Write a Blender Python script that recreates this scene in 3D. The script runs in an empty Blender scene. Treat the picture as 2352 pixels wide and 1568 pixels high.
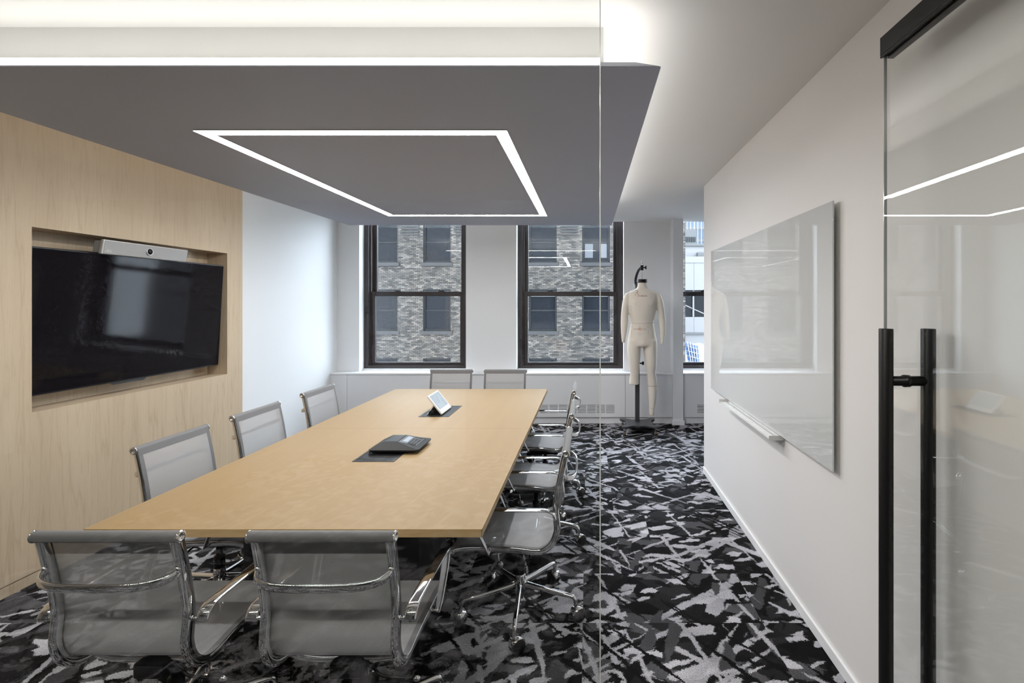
import bpy, bmesh, math, random
from mathutils import Vector, Matrix

random.seed(7)
PI = math.pi
S = bpy.context.scene
C = S.collection

# ------------------------------------------------------------------ camera
F, PX, PY, H = 1110.0, 1350.0, 695.0, 1.6      # focal length (px), vanishing point (px), eye height
cam_d = bpy.data.cameras.new('camera')
cam_d.sensor_width = 36.0
cam_d.lens = 36.0 * F / 2352.0
cam_d.shift_x = -(PX - 1176.0) / 2352.0
cam_d.shift_y = -(784.0 - PY) / 2352.0
cam_d.clip_start = 0.02
cam_d.clip_end = 500
cam = bpy.data.objects.new('camera', cam_d)
cam.location = (0, 0, H)
cam.rotation_euler = (PI / 2, 0, 0)
C.objects.link(cam)
S.camera = cam

# ------------------------------------------------------------------ world (even overcast sky)
W = bpy.data.worlds.new('overcast_sky')
S.world = W
W.use_nodes = True
bg = W.node_tree.nodes['Background']
bg.inputs[0].default_value = (0.80, 0.885, 1.0, 1)
bg.inputs[1].default_value = 6.9

# ------------------------------------------------------------------ light levels
LED_FRAME = 33.0      # light line around the canopy
LED_COVE = 7.6       # hidden strips on top of the canopy
LED_CORRIDOR = 72.0   # light line over the corridor

S.view_settings.view_transform = 'Standard'
S.view_settings.look = 'None'
S.view_settings.exposure = 1.07
S.view_settings.gamma = 1.0
S.view_settings.use_curve_mapping = False
S.cycles.use_denoising = True
S.cycles.max_bounces = 7
S.cycles.diffuse_bounces = 4
S.cycles.glossy_bounces = 3
S.cycles.transparent_max_bounces = 14
S.cycles.use_light_tree = False
S.cycles.use_adaptive_sampling = True
S.cycles.adaptive_threshold = 0.03
S.cycles.adaptive_min_samples = 12
S.cycles.caustics_reflective = False
S.cycles.caustics_refractive = False
S.cycles.sample_clamp_indirect = 6.0


def X(px, d):
    return (px - PX) * d / F


def Z(py, d):
    return H - (py - PY) * d / F


# ------------------------------------------------------------------ mesh builder
class MB:
    def __init__(self):
        self.v, self.f, self.sm, self.uv = [], [], [], {}

    def add(self, vs, fs, smooth=False):
        o = len(self.v)
        self.v += [tuple(map(float, p)) for p in vs]
        for q in fs:
            self.f.append(tuple(i + o for i in q))
            self.sm.append(smooth)
        return self

    def box(self, x0, x1, y0, y1, z0, z1):
        return self.add([(x0, y0, z0), (x1, y0, z0), (x1, y1, z0), (x0, y1, z0),
                         (x0, y0, z1), (x1, y0, z1), (x1, y1, z1), (x0, y1, z1)],
                        [(0, 3, 2, 1), (4, 5, 6, 7), (0, 1, 5, 4), (1, 2, 6, 5), (2, 3, 7, 6), (3, 0, 4, 7)])

    def hexa(self, p):
        """eight corners: bottom ring then top ring"""
        return self.add(p, [(0, 3, 2, 1), (4, 5, 6, 7), (0, 1, 5, 4), (1, 2, 6, 5), (2, 3, 7, 6), (3, 0, 4, 7)])

    def prism(self, poly, z0, z1):
        n = len(poly)
        vs = [(x, y, z0) for x, y in poly] + [(x, y, z1) for x, y in poly]
        fs = [tuple(range(n - 1, -1, -1)), tuple(range(n, 2 * n))]
        fs += [(i, (i + 1) % n, n + (i + 1) % n, n + i) for i in range(n)]
        return self.add(vs, fs)

    def rings(self, rs, cap=True, smooth=True, closed=False):
        n = len(rs[0])
        vs = [p for r in rs for p in r]
        fs = []
        m = len(rs)
        for i in range(m if closed else m - 1):
            a, b = i * n, ((i + 1) % m) * n
            for j in range(n):
                k = (j + 1) % n
                fs.append((a + j, a + k, b + k, b + j))
        self.add(vs, fs, smooth)
        if cap and not closed:
            o = len(self.v) - len(vs)
            self.f.append(tuple(o + j for j in range(n - 1, -1, -1)))
            self.sm.append(False)
            self.f.append(tuple(o + (m - 1) * n + j for j in range(n)))
            self.sm.append(False)
        return self

    def tube(self, path, r, n=10, cap=True, closed=False):
        path = [Vector(p) for p in path]
        m = len(path)
        rad = r if isinstance(r, (list, tuple)) else [r] * m
        rs = []
        nrm = None
        for i, p in enumerate(path):
            if closed:
                t = (path[(i + 1) % m] - path[i - 1]).normalized()
            else:
                t = (path[min(i + 1, m - 1)] - path[max(i - 1, 0)]).normalized()
            if nrm is None:
                nrm = Vector((0, 0, 1)) if abs(t.z) < 0.9 else Vector((1, 0, 0))
            nrm = (nrm - t * nrm.dot(t)).normalized()
            b = t.cross(nrm)
            rs.append([tuple(p + (nrm * math.cos(2 * PI * k / n) + b * math.sin(2 * PI * k / n)) * rad[i])
                       for k in range(n)])
        return self.rings(rs, cap, True, closed)

    def sweep(self, path, side, sec, widths=None, thick=None, smooth=True):
        """sweep a 2D section (s,t) along a path; 'side' is the fixed sideways axis"""
        path = [Vector(p) for p in path]
        m = len(path)
        rs = []
        for i, p in enumerate(path):
            t = (path[min(i + 1, m - 1)] - path[max(i - 1, 0)]).normalized()
            sd = Vector(side(i) if callable(side) else side)
            sd = (sd - t * sd.dot(t)).normalized()
            nn = sd.cross(t)
            w = widths[i] if widths else 1.0
            h = thick[i] if thick else 1.0
            rs.append([tuple(p + sd * (s * w) + nn * (q * h)) for s, q in sec])
        return self.rings(rs, True, smooth)

    def lathe(self, prof, c=(0, 0, 0), axis='z', n=20, cap=True):
        rs = []
        for r, h in prof:
            ring = []
            for k in range(n):
                a = 2 * PI * k / n
                u, w = r * math.cos(a), r * math.sin(a)
                if axis == 'z':
                    q = (u, w, h)
                elif axis == 'x':
                    q = (h, u, w)
                else:
                    q = (w, h, u)
                ring.append((c[0] + q[0], c[1] + q[1], c[2] + q[2]))
            rs.append(ring)
        return self.rings(rs, cap, True)

    def ball(self, c, r, n=12, m=8):
        rx, ry, rz = r if isinstance(r, (tuple, list)) else (r, r, r)
        rs = []
        for i in range(m + 1):
            a = PI * (i + 0.02) / (m + 0.04)
            rs.append([(c[0] + rx * math.sin(a) * math.cos(2 * PI * k / n),
                        c[1] + ry * math.sin(a) * math.sin(2 * PI * k / n),
                        c[2] - rz * math.cos(a)) for k in range(n)])
        return self.rings(rs, True, True)

    def mesh(self, name, mat, off=(0, 0, 0)):
        me = bpy.data.meshes.new(name)
        me.from_pydata([(x - off[0], y - off[1], z - off[2]) for x, y, z in self.v], [], self.f)
        me.polygons.foreach_set('use_smooth', self.sm)
        if mat:
            me.materials.append(mat)
        me.update()
        return me

    def build(self, name, mat, parent=None, bevel=0.0, seg=2):
        if parent is None:
            xs, ys, zs = zip(*self.v)
            off = ((min(xs) + max(xs)) / 2, (min(ys) + max(ys)) / 2, min(zs))
        else:
            off = tuple(parent.get('_o', (0, 0, 0)))
        me = self.mesh(name, mat, off)
        o = bpy.data.objects.new(name, me)
        C.objects.link(o)
        if parent is None:
            o.location = off
            OFF[o.name] = off
        else:
            o.parent = parent
        if bevel:
            b = o.modifiers.new('bevel', 'BEVEL')
            b.width = bevel
            b.segments = seg
            b.limit_method = 'ANGLE'
            b.angle_limit = math.radians(40)
        return o


OFF = {}


def wpar(o, name, mb, mat, **k):
    """build a part given in world coordinates under a top-level object o (no rotation)"""
    base = o
    off = Vector((0, 0, 0))
    while base is not None:
        off += base.location
        base = base.parent
    me = mb.mesh(name, mat, tuple(off))
    p = bpy.data.objects.new(name, me)
    C.objects.link(p)
    p.parent = o
    if k.get('bevel'):
        b = p.modifiers.new('bevel', 'BEVEL')
        b.width = k['bevel']
        b.segments = 2
        b.limit_method = 'ANGLE'
        b.angle_limit = math.radians(40)
    if k.get('label'):
        p['label'] = k['label']
    return p


def lamp_part(o, name, poly, z0, z1, mat, up):
    """a slim lamp body whose one open face gives light"""
    p = wpar(o, name, MB().prism(poly, z0, z1), M['alu'])
    p.data.materials.append(mat)
    p.data.polygons[1 if up else 0].material_index = 1
    return p


def tag(o, label, cat, group=None):
    o['label'] = label
    o['category'] = cat
    if group:
        o['group'] = group
    return o


def struct(o, label, cat):
    o['kind'] = 'structure'
    return tag(o, label, cat)


def thing(name, label, cat, loc=(0, 0, 0), rz=0.0, group=None):
    o = bpy.data.objects.new(name, None)
    o.empty_display_size = 0.1
    C.objects.link(o)
    o.location = loc
    o.rotation_euler = (0, 0, rz)
    return tag(o, label, cat, group)


def child(parent, name, mb, mat, bevel=0.0, label=None):
    """part given in the parent's own local coordinates"""
    p = bpy.data.objects.new(name, mb.mesh(name, mat))
    C.objects.link(p)
    p.parent = parent
    if bevel:
        b = p.modifiers.new('bevel', 'BEVEL')
        b.width = bevel
        b.segments = 2
        b.limit_method = 'ANGLE'
        b.angle_limit = math.radians(40)
    if label:
        p['label'] = label
    return p


def copy_tree(o, parent=None):
    c = o.copy()
    C.objects.link(c)
    c.parent = parent
    for ch in list(o.children):
        copy_tree(ch, c)
    return c


def smooth_path(pts, n):
    """Catmull-Rom through the points, n samples"""
    P = [Vector(p) for p in pts]
    P = [P[0] * 2 - P[1]] + P + [P[-1] * 2 - P[-2]]
    m = len(P) - 3
    out = []
    for i in range(n):
        u = i / (n - 1) * m
        k = min(int(u), m - 1)
        t = u - k
        a, b, c, d = P[k], P[k + 1], P[k + 2], P[k + 3]
        out.append(0.5 * ((2 * b) + (c - a) * t + (2 * a - 5 * b + 4 * c - d) * t * t
                          + (3 * b - a - 3 * c + d) * t ** 3))
    return out


def rrect(w, h, r, n=3):
    """rounded rectangle section"""
    out = []
    for cx, cy, a0 in ((w / 2 - r, h / 2 - r, 0), (-w / 2 + r, h / 2 - r, 90),
                       (-w / 2 + r, -h / 2 + r, 180), (w / 2 - r, -h / 2 + r, 270)):
        for i in range(n + 1):
            a = math.radians(a0 + 90 * i / n)
            out.append((cx + r * math.cos(a), cy + r * math.sin(a)))
    return out


def oval(w, h, n=20, e=2.9):
    """superellipse section"""
    out = []
    for k in range(n):
        a = 2 * PI * k / n
        c, d = math.cos(a), math.sin(a)
        out.append((w / 2 * math.copysign(abs(c) ** (2 / e), c), h / 2 * math.copysign(abs(d) ** (2 / e), d)))
    return out


def text_mesh(s, size, extrude=0.0002):
    cu = bpy.data.curves.new('lettering', 'FONT')
    cu.body = s
    cu.size = size
    cu.extrude = extrude
    cu.align_x = 'CENTER'
    cu.align_y = 'CENTER'
    o = bpy.data.objects.new('lettering', cu)
    C.objects.link(o)
    dg = bpy.context.evaluated_depsgraph_get()
    me = bpy.data.meshes.new_from_object(o.evaluated_get(dg))
    bpy.data.objects.remove(o)
    bpy.data.curves.remove(cu)
    return me


# ------------------------------------------------------------------ materials
class NT:
    def __init__(self, name):
        self.m = bpy.data.materials.new(name)
        self.m.use_nodes = True
        self.t = self.m.node_tree
        self.p = self.t.nodes['Principled BSDF']
        self.out = self.t.nodes['Material Output']

    def n(self, kind, **kw):
        nd = self.t.nodes.new(kind)
        for k, v in kw.items():
            setattr(nd, k, v)
        return nd

    def set(self, nd, key, val):
        if isinstance(val, bpy.types.NodeSocket):
            self.t.links.new(val, nd.inputs[key])
        else:
            nd.inputs[key].default_value = val

    def math(self, op, a, b=0.0, clamp=False):
        nd = self.n('ShaderNodeMath', operation=op, use_clamp=clamp)
        self.set(nd, 0, a)
        self.set(nd, 1, b)
        return nd.outputs[0]

    def vmath(self, op, a, b=(0, 0, 0)):
        nd = self.n('ShaderNodeVectorMath', operation=op)
        self.set(nd, 0, a)
        if op == 'SCALE':
            self.set(nd, 3, b)
        else:
            self.set(nd, 1, b)
        return nd.outputs[0]

    def mix(self, f, a, b):
        nd = self.n('ShaderNodeMix', data_type='RGBA')
        self.set(nd, 0, f)
        self.set(nd, 6, a)
        self.set(nd, 7, b)
        return nd.outputs[2]

    def noise(self, vec, scale, detail=3.0, rough=0.5):
        nd = self.n('ShaderNodeTexNoise')
        if vec is not None:
            self.set(nd, 'Vector', vec)
        self.set(nd, 'Scale', scale)
        self.set(nd, 'Detail', detail)
        self.set(nd, 'Roughness', rough)
        return nd

    def ramp(self, f, stops):
        nd = self.n('ShaderNodeValToRGB')
        cr = nd.color_ramp
        while len(cr.elements) < len(stops):
            cr.elements.new(0.5)
        for e, (p, c) in zip(cr.elements, stops):
            e.position = p
            e.color = c if len(c) == 4 else (*c, 1)
        self.set(nd, 0, f)
        return nd.outputs[0]

    def bump(self, h, strength, dist=0.002):
        nd = self.n('ShaderNodeBump')
        self.set(nd, 'Height', h)
        self.set(nd, 'Strength', strength)
        self.set(nd, 'Distance', dist)
        self.t.links.new(nd.outputs[0], self.p.inputs['Normal'])


def srgb(r, g, b):
    f = lambda c: (c / 255) / 12.92 if c / 255 <= 0.04045 else ((c / 255 + 0.055) / 1.055) ** 2.4
    return (f(r), f(g), f(b), 1)


def plain(name, col, rough=0.5, metal=0.0, spec=0.5, coat=0.0):
    t = NT(name)
    t.p.inputs['Base Color'].default_value = col if len(col) == 4 else (*col, 1)
    t.p.inputs['Roughness'].default_value = rough
    t.p.inputs['Metallic'].default_value = metal
    t.p.inputs['Specular IOR Level'].default_value = spec
    if coat:
        t.p.inputs['Coat Weight'].default_value = coat
        t.p.inputs['Coat Roughness'].default_value = 0.02
    return t.m


def paint(name, col, rough=0.55):
    t = NT(name)
    tc = t.n('ShaderNodeTexCoord')
    nz = t.noise(tc.outputs['Object'], 1.3, 3)
    c1 = tuple(c * 0.965 for c in col[:3]) + (1,)
    t.set(t.p, 'Base Color', t.mix(nz.outputs[0], c1, col))
    t.p.inputs['Roughness'].default_value = rough
    return t.m


def emit(name, col, strength):
    t = NT(name)
    e = t.n('ShaderNodeEmission')
    e.inputs[0].default_value = (*col, 1)
    e.inputs[1].default_value = strength
    t.t.links.new(e.outputs[0], t.out.inputs[0])
    return t.m


def glass(name, tint, f0=0.042, rough=0.0, gcol=(1, 1, 1, 1)):
    """clear sheet: straight-through transmission plus Schlick reflection at each face"""
    t = NT(name)
    lw = t.n('ShaderNodeLayerWeight')
    lw.inputs[0].default_value = 0.5
    p5 = t.math('POWER', lw.outputs['Facing'], 5.0)
    fr = t.math('ADD', t.math('MULTIPLY', p5, 1 - f0), f0)
    tr = t.n('ShaderNodeBsdfTransparent')
    tr.inputs[0].default_value = (*tint, 1)
    gl = t.n('ShaderNodeBsdfGlossy')
    gl.inputs['Roughness'].default_value = rough
    gl.inputs['Color'].default_value = gcol
    mx = t.n('ShaderNodeMixShader')
    t.t.links.new(fr, mx.inputs[0])
    t.t.links.new(tr.outputs[0], mx.inputs[1])
    t.t.links.new(gl.outputs[0], mx.inputs[2])
    t.t.links.new(mx.outputs[0], t.out.inputs[0])
    return t.m


def wood(name, light, dark, line, along='z', scale=1.0, rough=0.42, cath=0.55):
    """maple veneer: stretched grain, cathedral figure and fine pores"""
    t = NT(name)
    tc = t.n('ShaderNodeTexCoord')
    mp = t.n('ShaderNodeMapping')
    t.t.links.new(tc.outputs['Object'], mp.inputs[0])
    st = {'z': (1, 1, 0.06), 'y': (1, 0.06, 1), 'x': (0.06, 1, 1)}[along]
    mp.inputs['Scale'].default_value = tuple(s * scale for s in st)
    v = mp.outputs[0]
    n1 = t.noise(v, 4.0, 4, 0.55).outputs[0]
    n2 = t.noise(v, 34.0, 4, 0.6).outputs[0]
    n3 = t.noise(v, 150.0, 2, 0.6).outputs[0]
    # contour lines of a stretched noise read as cathedral growth rings
    saw = t.math('FRACT', t.math('MULTIPLY', n1, 15.0))
    tri = t.math('SUBTRACT', 1.0, t.math('ABSOLUTE', t.math('SUBTRACT', t.math('MULTIPLY', saw, 2.0), 1.0)))
    ring = t.math('POWER', tri, 6.0)
    ring = t.math('MULTIPLY', ring, t.math('MULTIPLY', t.noise(tc.outputs['Object'], 1.1, 2).outputs[0], cath))
    base = t.mix(t.ramp(n1, [(0.3, (0, 0, 0)), (0.7, (1, 1, 1))]), dark, light)
    base = t.mix(t.math('MULTIPLY', t.ramp(n2, [(0.45, (0, 0, 0)), (0.75, (1, 1, 1))]), 0.45), base, dark)
    base = t.mix(ring, base, line)
    base = t.mix(t.math('MULTIPLY', t.ramp(n3, [(0.52, (0, 0, 0)), (0.75, (1, 1, 1))]), 0.22), base, line)
    t.set(t.p, 'Base Color', base)
    t.p.inputs['Roughness'].default_value = rough
    t.p.inputs['Specular IOR Level'].default_value = 0.25
    t.bump(n3, 0.05, 0.0004)
    return t.m


def carpet_mat():
    t = NT('carpet')
    tc = t.n('ShaderNodeTexCoord')
    oi = t.n('ShaderNodeObjectInfo')
    off = t.n('ShaderNodeCombineXYZ')
    t.set(off, 0, t.math('MULTIPLY', oi.outputs['Random'], 37.0))
    t.set(off, 1, t.math('MULTIPLY', t.math('FRACT', t.math('MULTIPLY', oi.outputs['Random'], 71.3)), 53.0))
    p = t.vmath('ADD', tc.outputs['Object'], off.outputs[0])
    flat = t.n('ShaderNodeVectorMath', operation='MULTIPLY')
    t.t.links.new(p, flat.inputs[0])
    flat.inputs[1].default_value = (1, 1, 0)
    p = flat.outputs[0]
    w1 = t.noise(p, 9.0, 4, 0.65)
    w2 = t.noise(p, 42.0, 5, 0.75)
    d1 = t.vmath('SCALE', t.vmath('SUBTRACT', w1.outputs[1], (0.5, 0.5, 0.5)), 0.04)
    d2 = t.vmath('SCALE', t.vmath('SUBTRACT', w2.outputs[1], (0.5, 0.5, 0.5)), 0.034)
    w3 = t.noise(p, 260.0, 1, 0.6)
    d3 = t.vmath('SCALE', t.vmath('SUBTRACT', w3.outputs[1], (0.5, 0.5, 0.5)), 0.022)
    tone = t.noise(p, 3.2, 3, 0.6).outputs[0]
    p = t.vmath('ADD', t.vmath('ADD', t.vmath('ADD', p, d1), d2), d3)

    def stroke(angle, sx, sy, thr, seed):
        r = t.n('ShaderNodeVectorRotate', rotation_type='Z_AXIS')
        t.set(r, 'Vector', p)
        r.inputs['Angle'].default_value = angle
        s = t.vmath('ADD', t.vmath('MULTIPLY', r.outputs[0], (sx, sy, 1)), (seed, seed * 1.7, 0))
        vo = t.n('ShaderNodeTexVoronoi', voronoi_dimensions='2D')
        t.set(vo, 'Vector', s)
        vo.inputs['Scale'].default_value = 1.0
        vo.inputs['Randomness'].default_value = 1.0
        sp = t.n('ShaderNodeSeparateColor')
        t.t.links.new(vo.outputs['Color'], sp.inputs[0])
        return t.math('GREATER_THAN', sp.outputs[0], 1.0 - thr)

    g = lambda v, b=1.06: (v, v * 0.985, v * b, 1)
    col = g(0.009)
    for ang, sx, sy, thr, seed, val in (
            (0.35, 2.6, 6.0, 0.42, 3.1, 0.0050), (-0.50, 3.2, 9.0, 0.34, 11.7, 0.020),
            (1.15, 3.6, 11.0, 0.22, 23.3, 0.0040), (0.15, 4.0, 12.0, 0.20, 31.9, 0.070),
            (-0.95, 3.2, 13.0, 0.13, 41.3, 0.30), (0.55, 6.0, 15.0, 0.22, 5.3, 0.014),
            (0.75, 1.5, 34.0, 0.06, 57.7, 0.36), (2.25, 1.6, 24.0, 0.12, 63.1, 0.0060),
            (-0.25, 6.5, 17.0, 0.09, 71.9, 0.38), (-0.62, 1.2, 42.0, 0.06, 83.3, 0.33),
            (1.9, 7.0, 20.0, 0.10, 97.1, 0.055), (0.1, 12.0, 26.0, 0.06, 103.7, 0.42),
            (1.3, 1.4, 48.0, 0.05, 111.3, 0.36), (0.4, 14.0, 34.0, 0.07, 121.9, 0.006),
            (-0.4, 16.0, 40.0, 0.06, 131.1, 0.40), (0.9, 2.4, 60.0, 0.06, 139.7, 0.005)):
        col = t.mix(stroke(ang, sx, sy, thr, seed), col, g(val))
    fib = t.noise(tc.outputs['Object'], 230, 2, 0.8).outputs[0]
    fib2 = t.noise(tc.outputs['Object'], 160, 2, 0.7).outputs[0]
    k = t.ramp(t.math('ADD', t.math('MULTIPLY', fib, 0.6), t.math('MULTIPLY', fib2, 0.4)),
               [(0.3, (0.3, 0.3, 0.3)), (0.7, (1.7, 1.7, 1.7))])
    k = t.math('MULTIPLY', k, t.math('ADD', t.math('MULTIPLY', tone, 1.3), 0.35))
    mm = t.n('ShaderNodeMix', data_type='RGBA', blend_type='MULTIPLY')
    mm.inputs[0].default_value = 1.0
    t.set(mm, 6, col)
    t.set(mm, 7, k)
    t.set(t.p, 'Base Color', mm.outputs[2])
    t.p.inputs['Roughness'].default_value = 0.85
    t.p.inputs['Specular IOR Level'].default_value = 0.08
    t.bump(fib, 0.5, 0.004)
    return t.m


def mesh_fabric(name, col, hole):
    """woven seat mesh: round-ish threads with see-through holes, laid out on the sling's UV in metres"""
    t = NT(name)
    uv = t.n('ShaderNodeUVMap')
    sp = t.n('ShaderNodeSeparateXYZ')
    t.t.links.new(uv.outputs[0], sp.inputs[0])
    k = 2 * PI / 0.0037
    su = t.math('SINE', t.math('MULTIPLY', sp.outputs[0], k))
    sv = t.math('SINE', t.math('MULTIPLY', sp.outputs[1], k))
    pr = t.math('MULTIPLY', su, sv)
    gap = t.math('MULTIPLY', t.math('GREATER_THAN', pr, 0.25), hole)
    dk = t.ramp(t.math('ADD', t.math('MULTIPLY', pr, 0.5), 0.5), [(0.0, (0.75, 0.75, 0.75)), (1, (1.15, 1.15, 1.15))])
    mm = t.n('ShaderNodeMix', data_type='RGBA', blend_type='MULTIPLY')
    mm.inputs[0].default_value = 1.0
    t.set(mm, 6, col)
    t.set(mm, 7, dk)
    t.set(t.p, 'Base Color', mm.outputs[2])
    t.p.inputs['Roughness'].default_value = 0.58
    t.p.inputs['Specular IOR Level'].default_value = 0.4
    t.p.inputs['Sheen Weight'].default_value = 0.25
    tr = t.n('ShaderNodeBsdfTransparent')
    mx = t.n('ShaderNodeMixShader')
    t.t.links.new(gap, mx.inputs[0])
    t.t.links.new(t.p.outputs[0], mx.inputs[1])
    t.t.links.new(tr.outputs[0], mx.inputs[2])
    t.t.links.new(mx.outputs[0], t.out.inputs[0])
    return t.m


def attr_brick(name):
    t = NT(name)
    a = t.n('ShaderNodeAttribute', attribute_name='brick_colour')
    g = t.n('ShaderNodeNewGeometry')
    nz = t.noise(g.outputs['Position'], 9.0, 4, 0.7).outputs[0]
    st = t.noise(t.vmath('MULTIPLY', g.outputs['Position'], (1.6, 1, 0.35)), 1.0, 4, 0.6).outputs[0]
    k = t.math('MULTIPLY', t.math('ADD', t.math('MULTIPLY', nz, 0.9), 0.55),
               t.math('ADD', t.math('MULTIPLY', st, 1.1), 0.45))
    mm = t.n('ShaderNodeMix', data_type='RGBA', blend_type='MULTIPLY')
    mm.inputs[0].default_value = 1.0
    t.set(mm, 6, a.outputs['Color'])
    t.set(mm, 7, k)
    t.set(t.p, 'Base Color', mm.outputs[2])
    t.p.inputs['Roughness'].default_value = 0.85
    return t.m


M = dict(
    white=paint('white_paint', (0.815, 0.82, 0.835, 1)),
    outer=paint('grey_corridor_paint', (0.20, 0.195, 0.205, 1)),
    ceil=paint('ceiling_paint', (0.80, 0.795, 0.78, 1), 0.7),
    right=paint('warm_white_paint', (0.80, 0.785, 0.77, 1), 0.5),
    canopy=paint('canopy_shade_paint', (0.40, 0.425, 0.52, 1), 0.6),  # grey-blue puts the white canopy's shaded underside into the colour
    cover=plain('cover_enamel', (0.74, 0.74, 0.76), 0.4),
    sill=plain('sill_enamel', (0.80, 0.80, 0.81), 0.35),
    carpet=carpet_mat(),
    wall_wood=wood('maple_wall', srgb(200, 181, 156), srgb(189, 169, 144), srgb(152, 129, 104), 'z', 1.0, 0.45, 0.5),
    table_wood=wood('maple_table', srgb(158, 134, 100), srgb(153, 128, 94), srgb(139, 112, 79), 'y', 2.4, 0.45, 0.3),
    edge_wood=wood('maple_edge', srgb(198, 170, 126), srgb(186, 155, 110), srgb(160, 126, 84), 'x', 2.0, 0.4, 0.6),
    bronze=plain('bronze_frame', srgb(52, 46, 47), 0.38, 0.0, 0.5),
    black=plain('black_metal', (0.006, 0.006, 0.0065), 0.38, 0.0, 0.4),
    plastic=plain('black_plastic', (0.007, 0.0065, 0.007), 0.45, 0.0, 0.25),
    plastic2=plain('grey_black_plastic', (0.014, 0.0145, 0.017), 0.4, 0.0, 0.3),
    dark_base=plain('dark_laminate', (0.016, 0.015, 0.017), 0.5),
    chrome=plain('polished_aluminium', (0.74, 0.74, 0.75), 0.055, 1.0),
    satin=plain('satin_aluminium', (0.62, 0.62, 0.63), 0.28, 1.0),
    tyre=plain('black_rubber', (0.008, 0.008, 0.009), 0.45),
    mesh=mesh_fabric('grey_mesh', (0.375, 0.37, 0.382, 1), 0.55),
    hem=mesh_fabric('grey_mesh_hem', (0.14, 0.137, 0.142, 1), 0.0),
    pane=glass('window_glass', (0.94, 0.96, 0.965)),
    wallglass=glass('partition_glass', (0.965, 0.975, 0.97)),
    glassedge=plain('glass_edge', (0.60, 0.64, 0.63), 0.12, 0.0, 0.8),
    tv=plain('screen_black', (0.006, 0.005, 0.007), 0.06, 0.0, 0.11),
    tvcase=plain('screen_case', (0.008, 0.008, 0.010), 0.3),
    grille=plain('grey_grille', (0.36, 0.36, 0.365), 0.45),
    alu=plain('aluminium_trim', (0.60, 0.60, 0.61), 0.35, 0.6),
    board=plain('back_painted_glass', (0.62, 0.635, 0.63), 0.0, 0.0, 1.0),
    linen=paint('linen_skin', (0.70, 0.64, 0.555, 1), 0.7),
    tape=plain('seam_tape', (0.60, 0.57, 0.52), 0.6),
    ink=plain('black_ink', (0.02, 0.02, 0.02), 0.6),
    red=plain('red_ink', (0.55, 0.10, 0.05), 0.6),
    stand=plain('stand_enamel', (0.045, 0.045, 0.05), 0.35),
    amber=plain('amber_wheel', (0.06, 0.04, 0.012), 0.4),
    tray=plain('tray_aluminium', (0.70, 0.70, 0.69), 0.4, 0.2),
    ivory=plain('ivory_plastic', (0.70, 0.69, 0.68), 0.35),
    led=emit('led_line', (1.0, 0.985, 0.975), LED_FRAME),
    cove=emit('led_cove', (1.0, 0.96, 0.90), LED_COVE),
    corr=emit('led_corridor', (1.0, 0.95, 0.87), LED_CORRIDOR),
    dark=plain('dark_void', (0.02, 0.02, 0.02), 0.8),
    # outdoors
    brick=attr_brick('old_brick'),
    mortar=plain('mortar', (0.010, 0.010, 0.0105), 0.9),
    stone=plain('dark_stone', (0.009, 0.0085, 0.009), 0.8),
    sash=plain('slate_sash', (0.0055, 0.006, 0.0075), 0.5, 0.0, 0.15),
    dpane=plain('dark_window_glass', (0.0065, 0.0075, 0.0095), 0.08, 0.0, 0.06),
    blind=plain('roller_blind', (0.085, 0.087, 0.085), 0.7),
    curtain=plain('net_curtain', (0.042, 0.044, 0.05), 0.8),
    outwhite=plain('white_render', (0.125, 0.125, 0.127), 0.7),
    outgrey=plain('grey_concrete', (0.06, 0.062, 0.062), 0.8),
    street=plain('street_grey', (0.05, 0.05, 0.052), 0.9),
    bluetower=plain('blue_tower_glass', (0.045, 0.065, 0.09), 0.2, 0.0, 0.15),
    bluesky=plain('blue_skylight_glass', (0.008, 0.035, 0.11), 0.2, 0.0, 0.15),
)

CZ = 2.70        # ceiling height
XR = 1.10        # right wall
XP = -3.16       # wood panelled wall face
XL = -3.40       # white left wall
YW = 6.55        # window wall, room face
YG = 1.10        # glass partition

# ------------------------------------------------------------------ setting: floor, ceiling, walls
floor = struct(MB().box(-6.2, 6.5, -3.2, 6.95, -0.14, -0.008).build('floor', M['plastic2']),
               'black, grey and white shard-patterned carpet floor running to the windows', 'floor')
# carpet tiles, each its own piece
tw, td = 0.90, 0.441
tile = MB().box(-tw / 2 + 0.0003, tw / 2 - 0.0003, -td / 2 + 0.0003, td / 2 - 0.0003, -0.008, 0.0)
tile_me = tile.mesh('carpet_tile', M['carpet'])
y = 2.416 - td * 12
row = 0
while y < 6.42:
    xo = random.choice((0, 0.225, 0.45, 0.675))
    x = -6.1 + xo
    while x < 4.2:
        yc = y + td / 2
        inside = (yc < YG + 0.2 and x < XR and x > -3.4) or (yc >= YG and x > XP - 0.5)
        if inside and x < 3.6:
            o = bpy.data.objects.new('carpet_tile', tile_me)
            C.objects.link(o)
            o.parent = floor
            o.location = Vector((x + tw / 2, yc, 0)) - floor.location
        x += tw
    y += td
    row += 1

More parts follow.
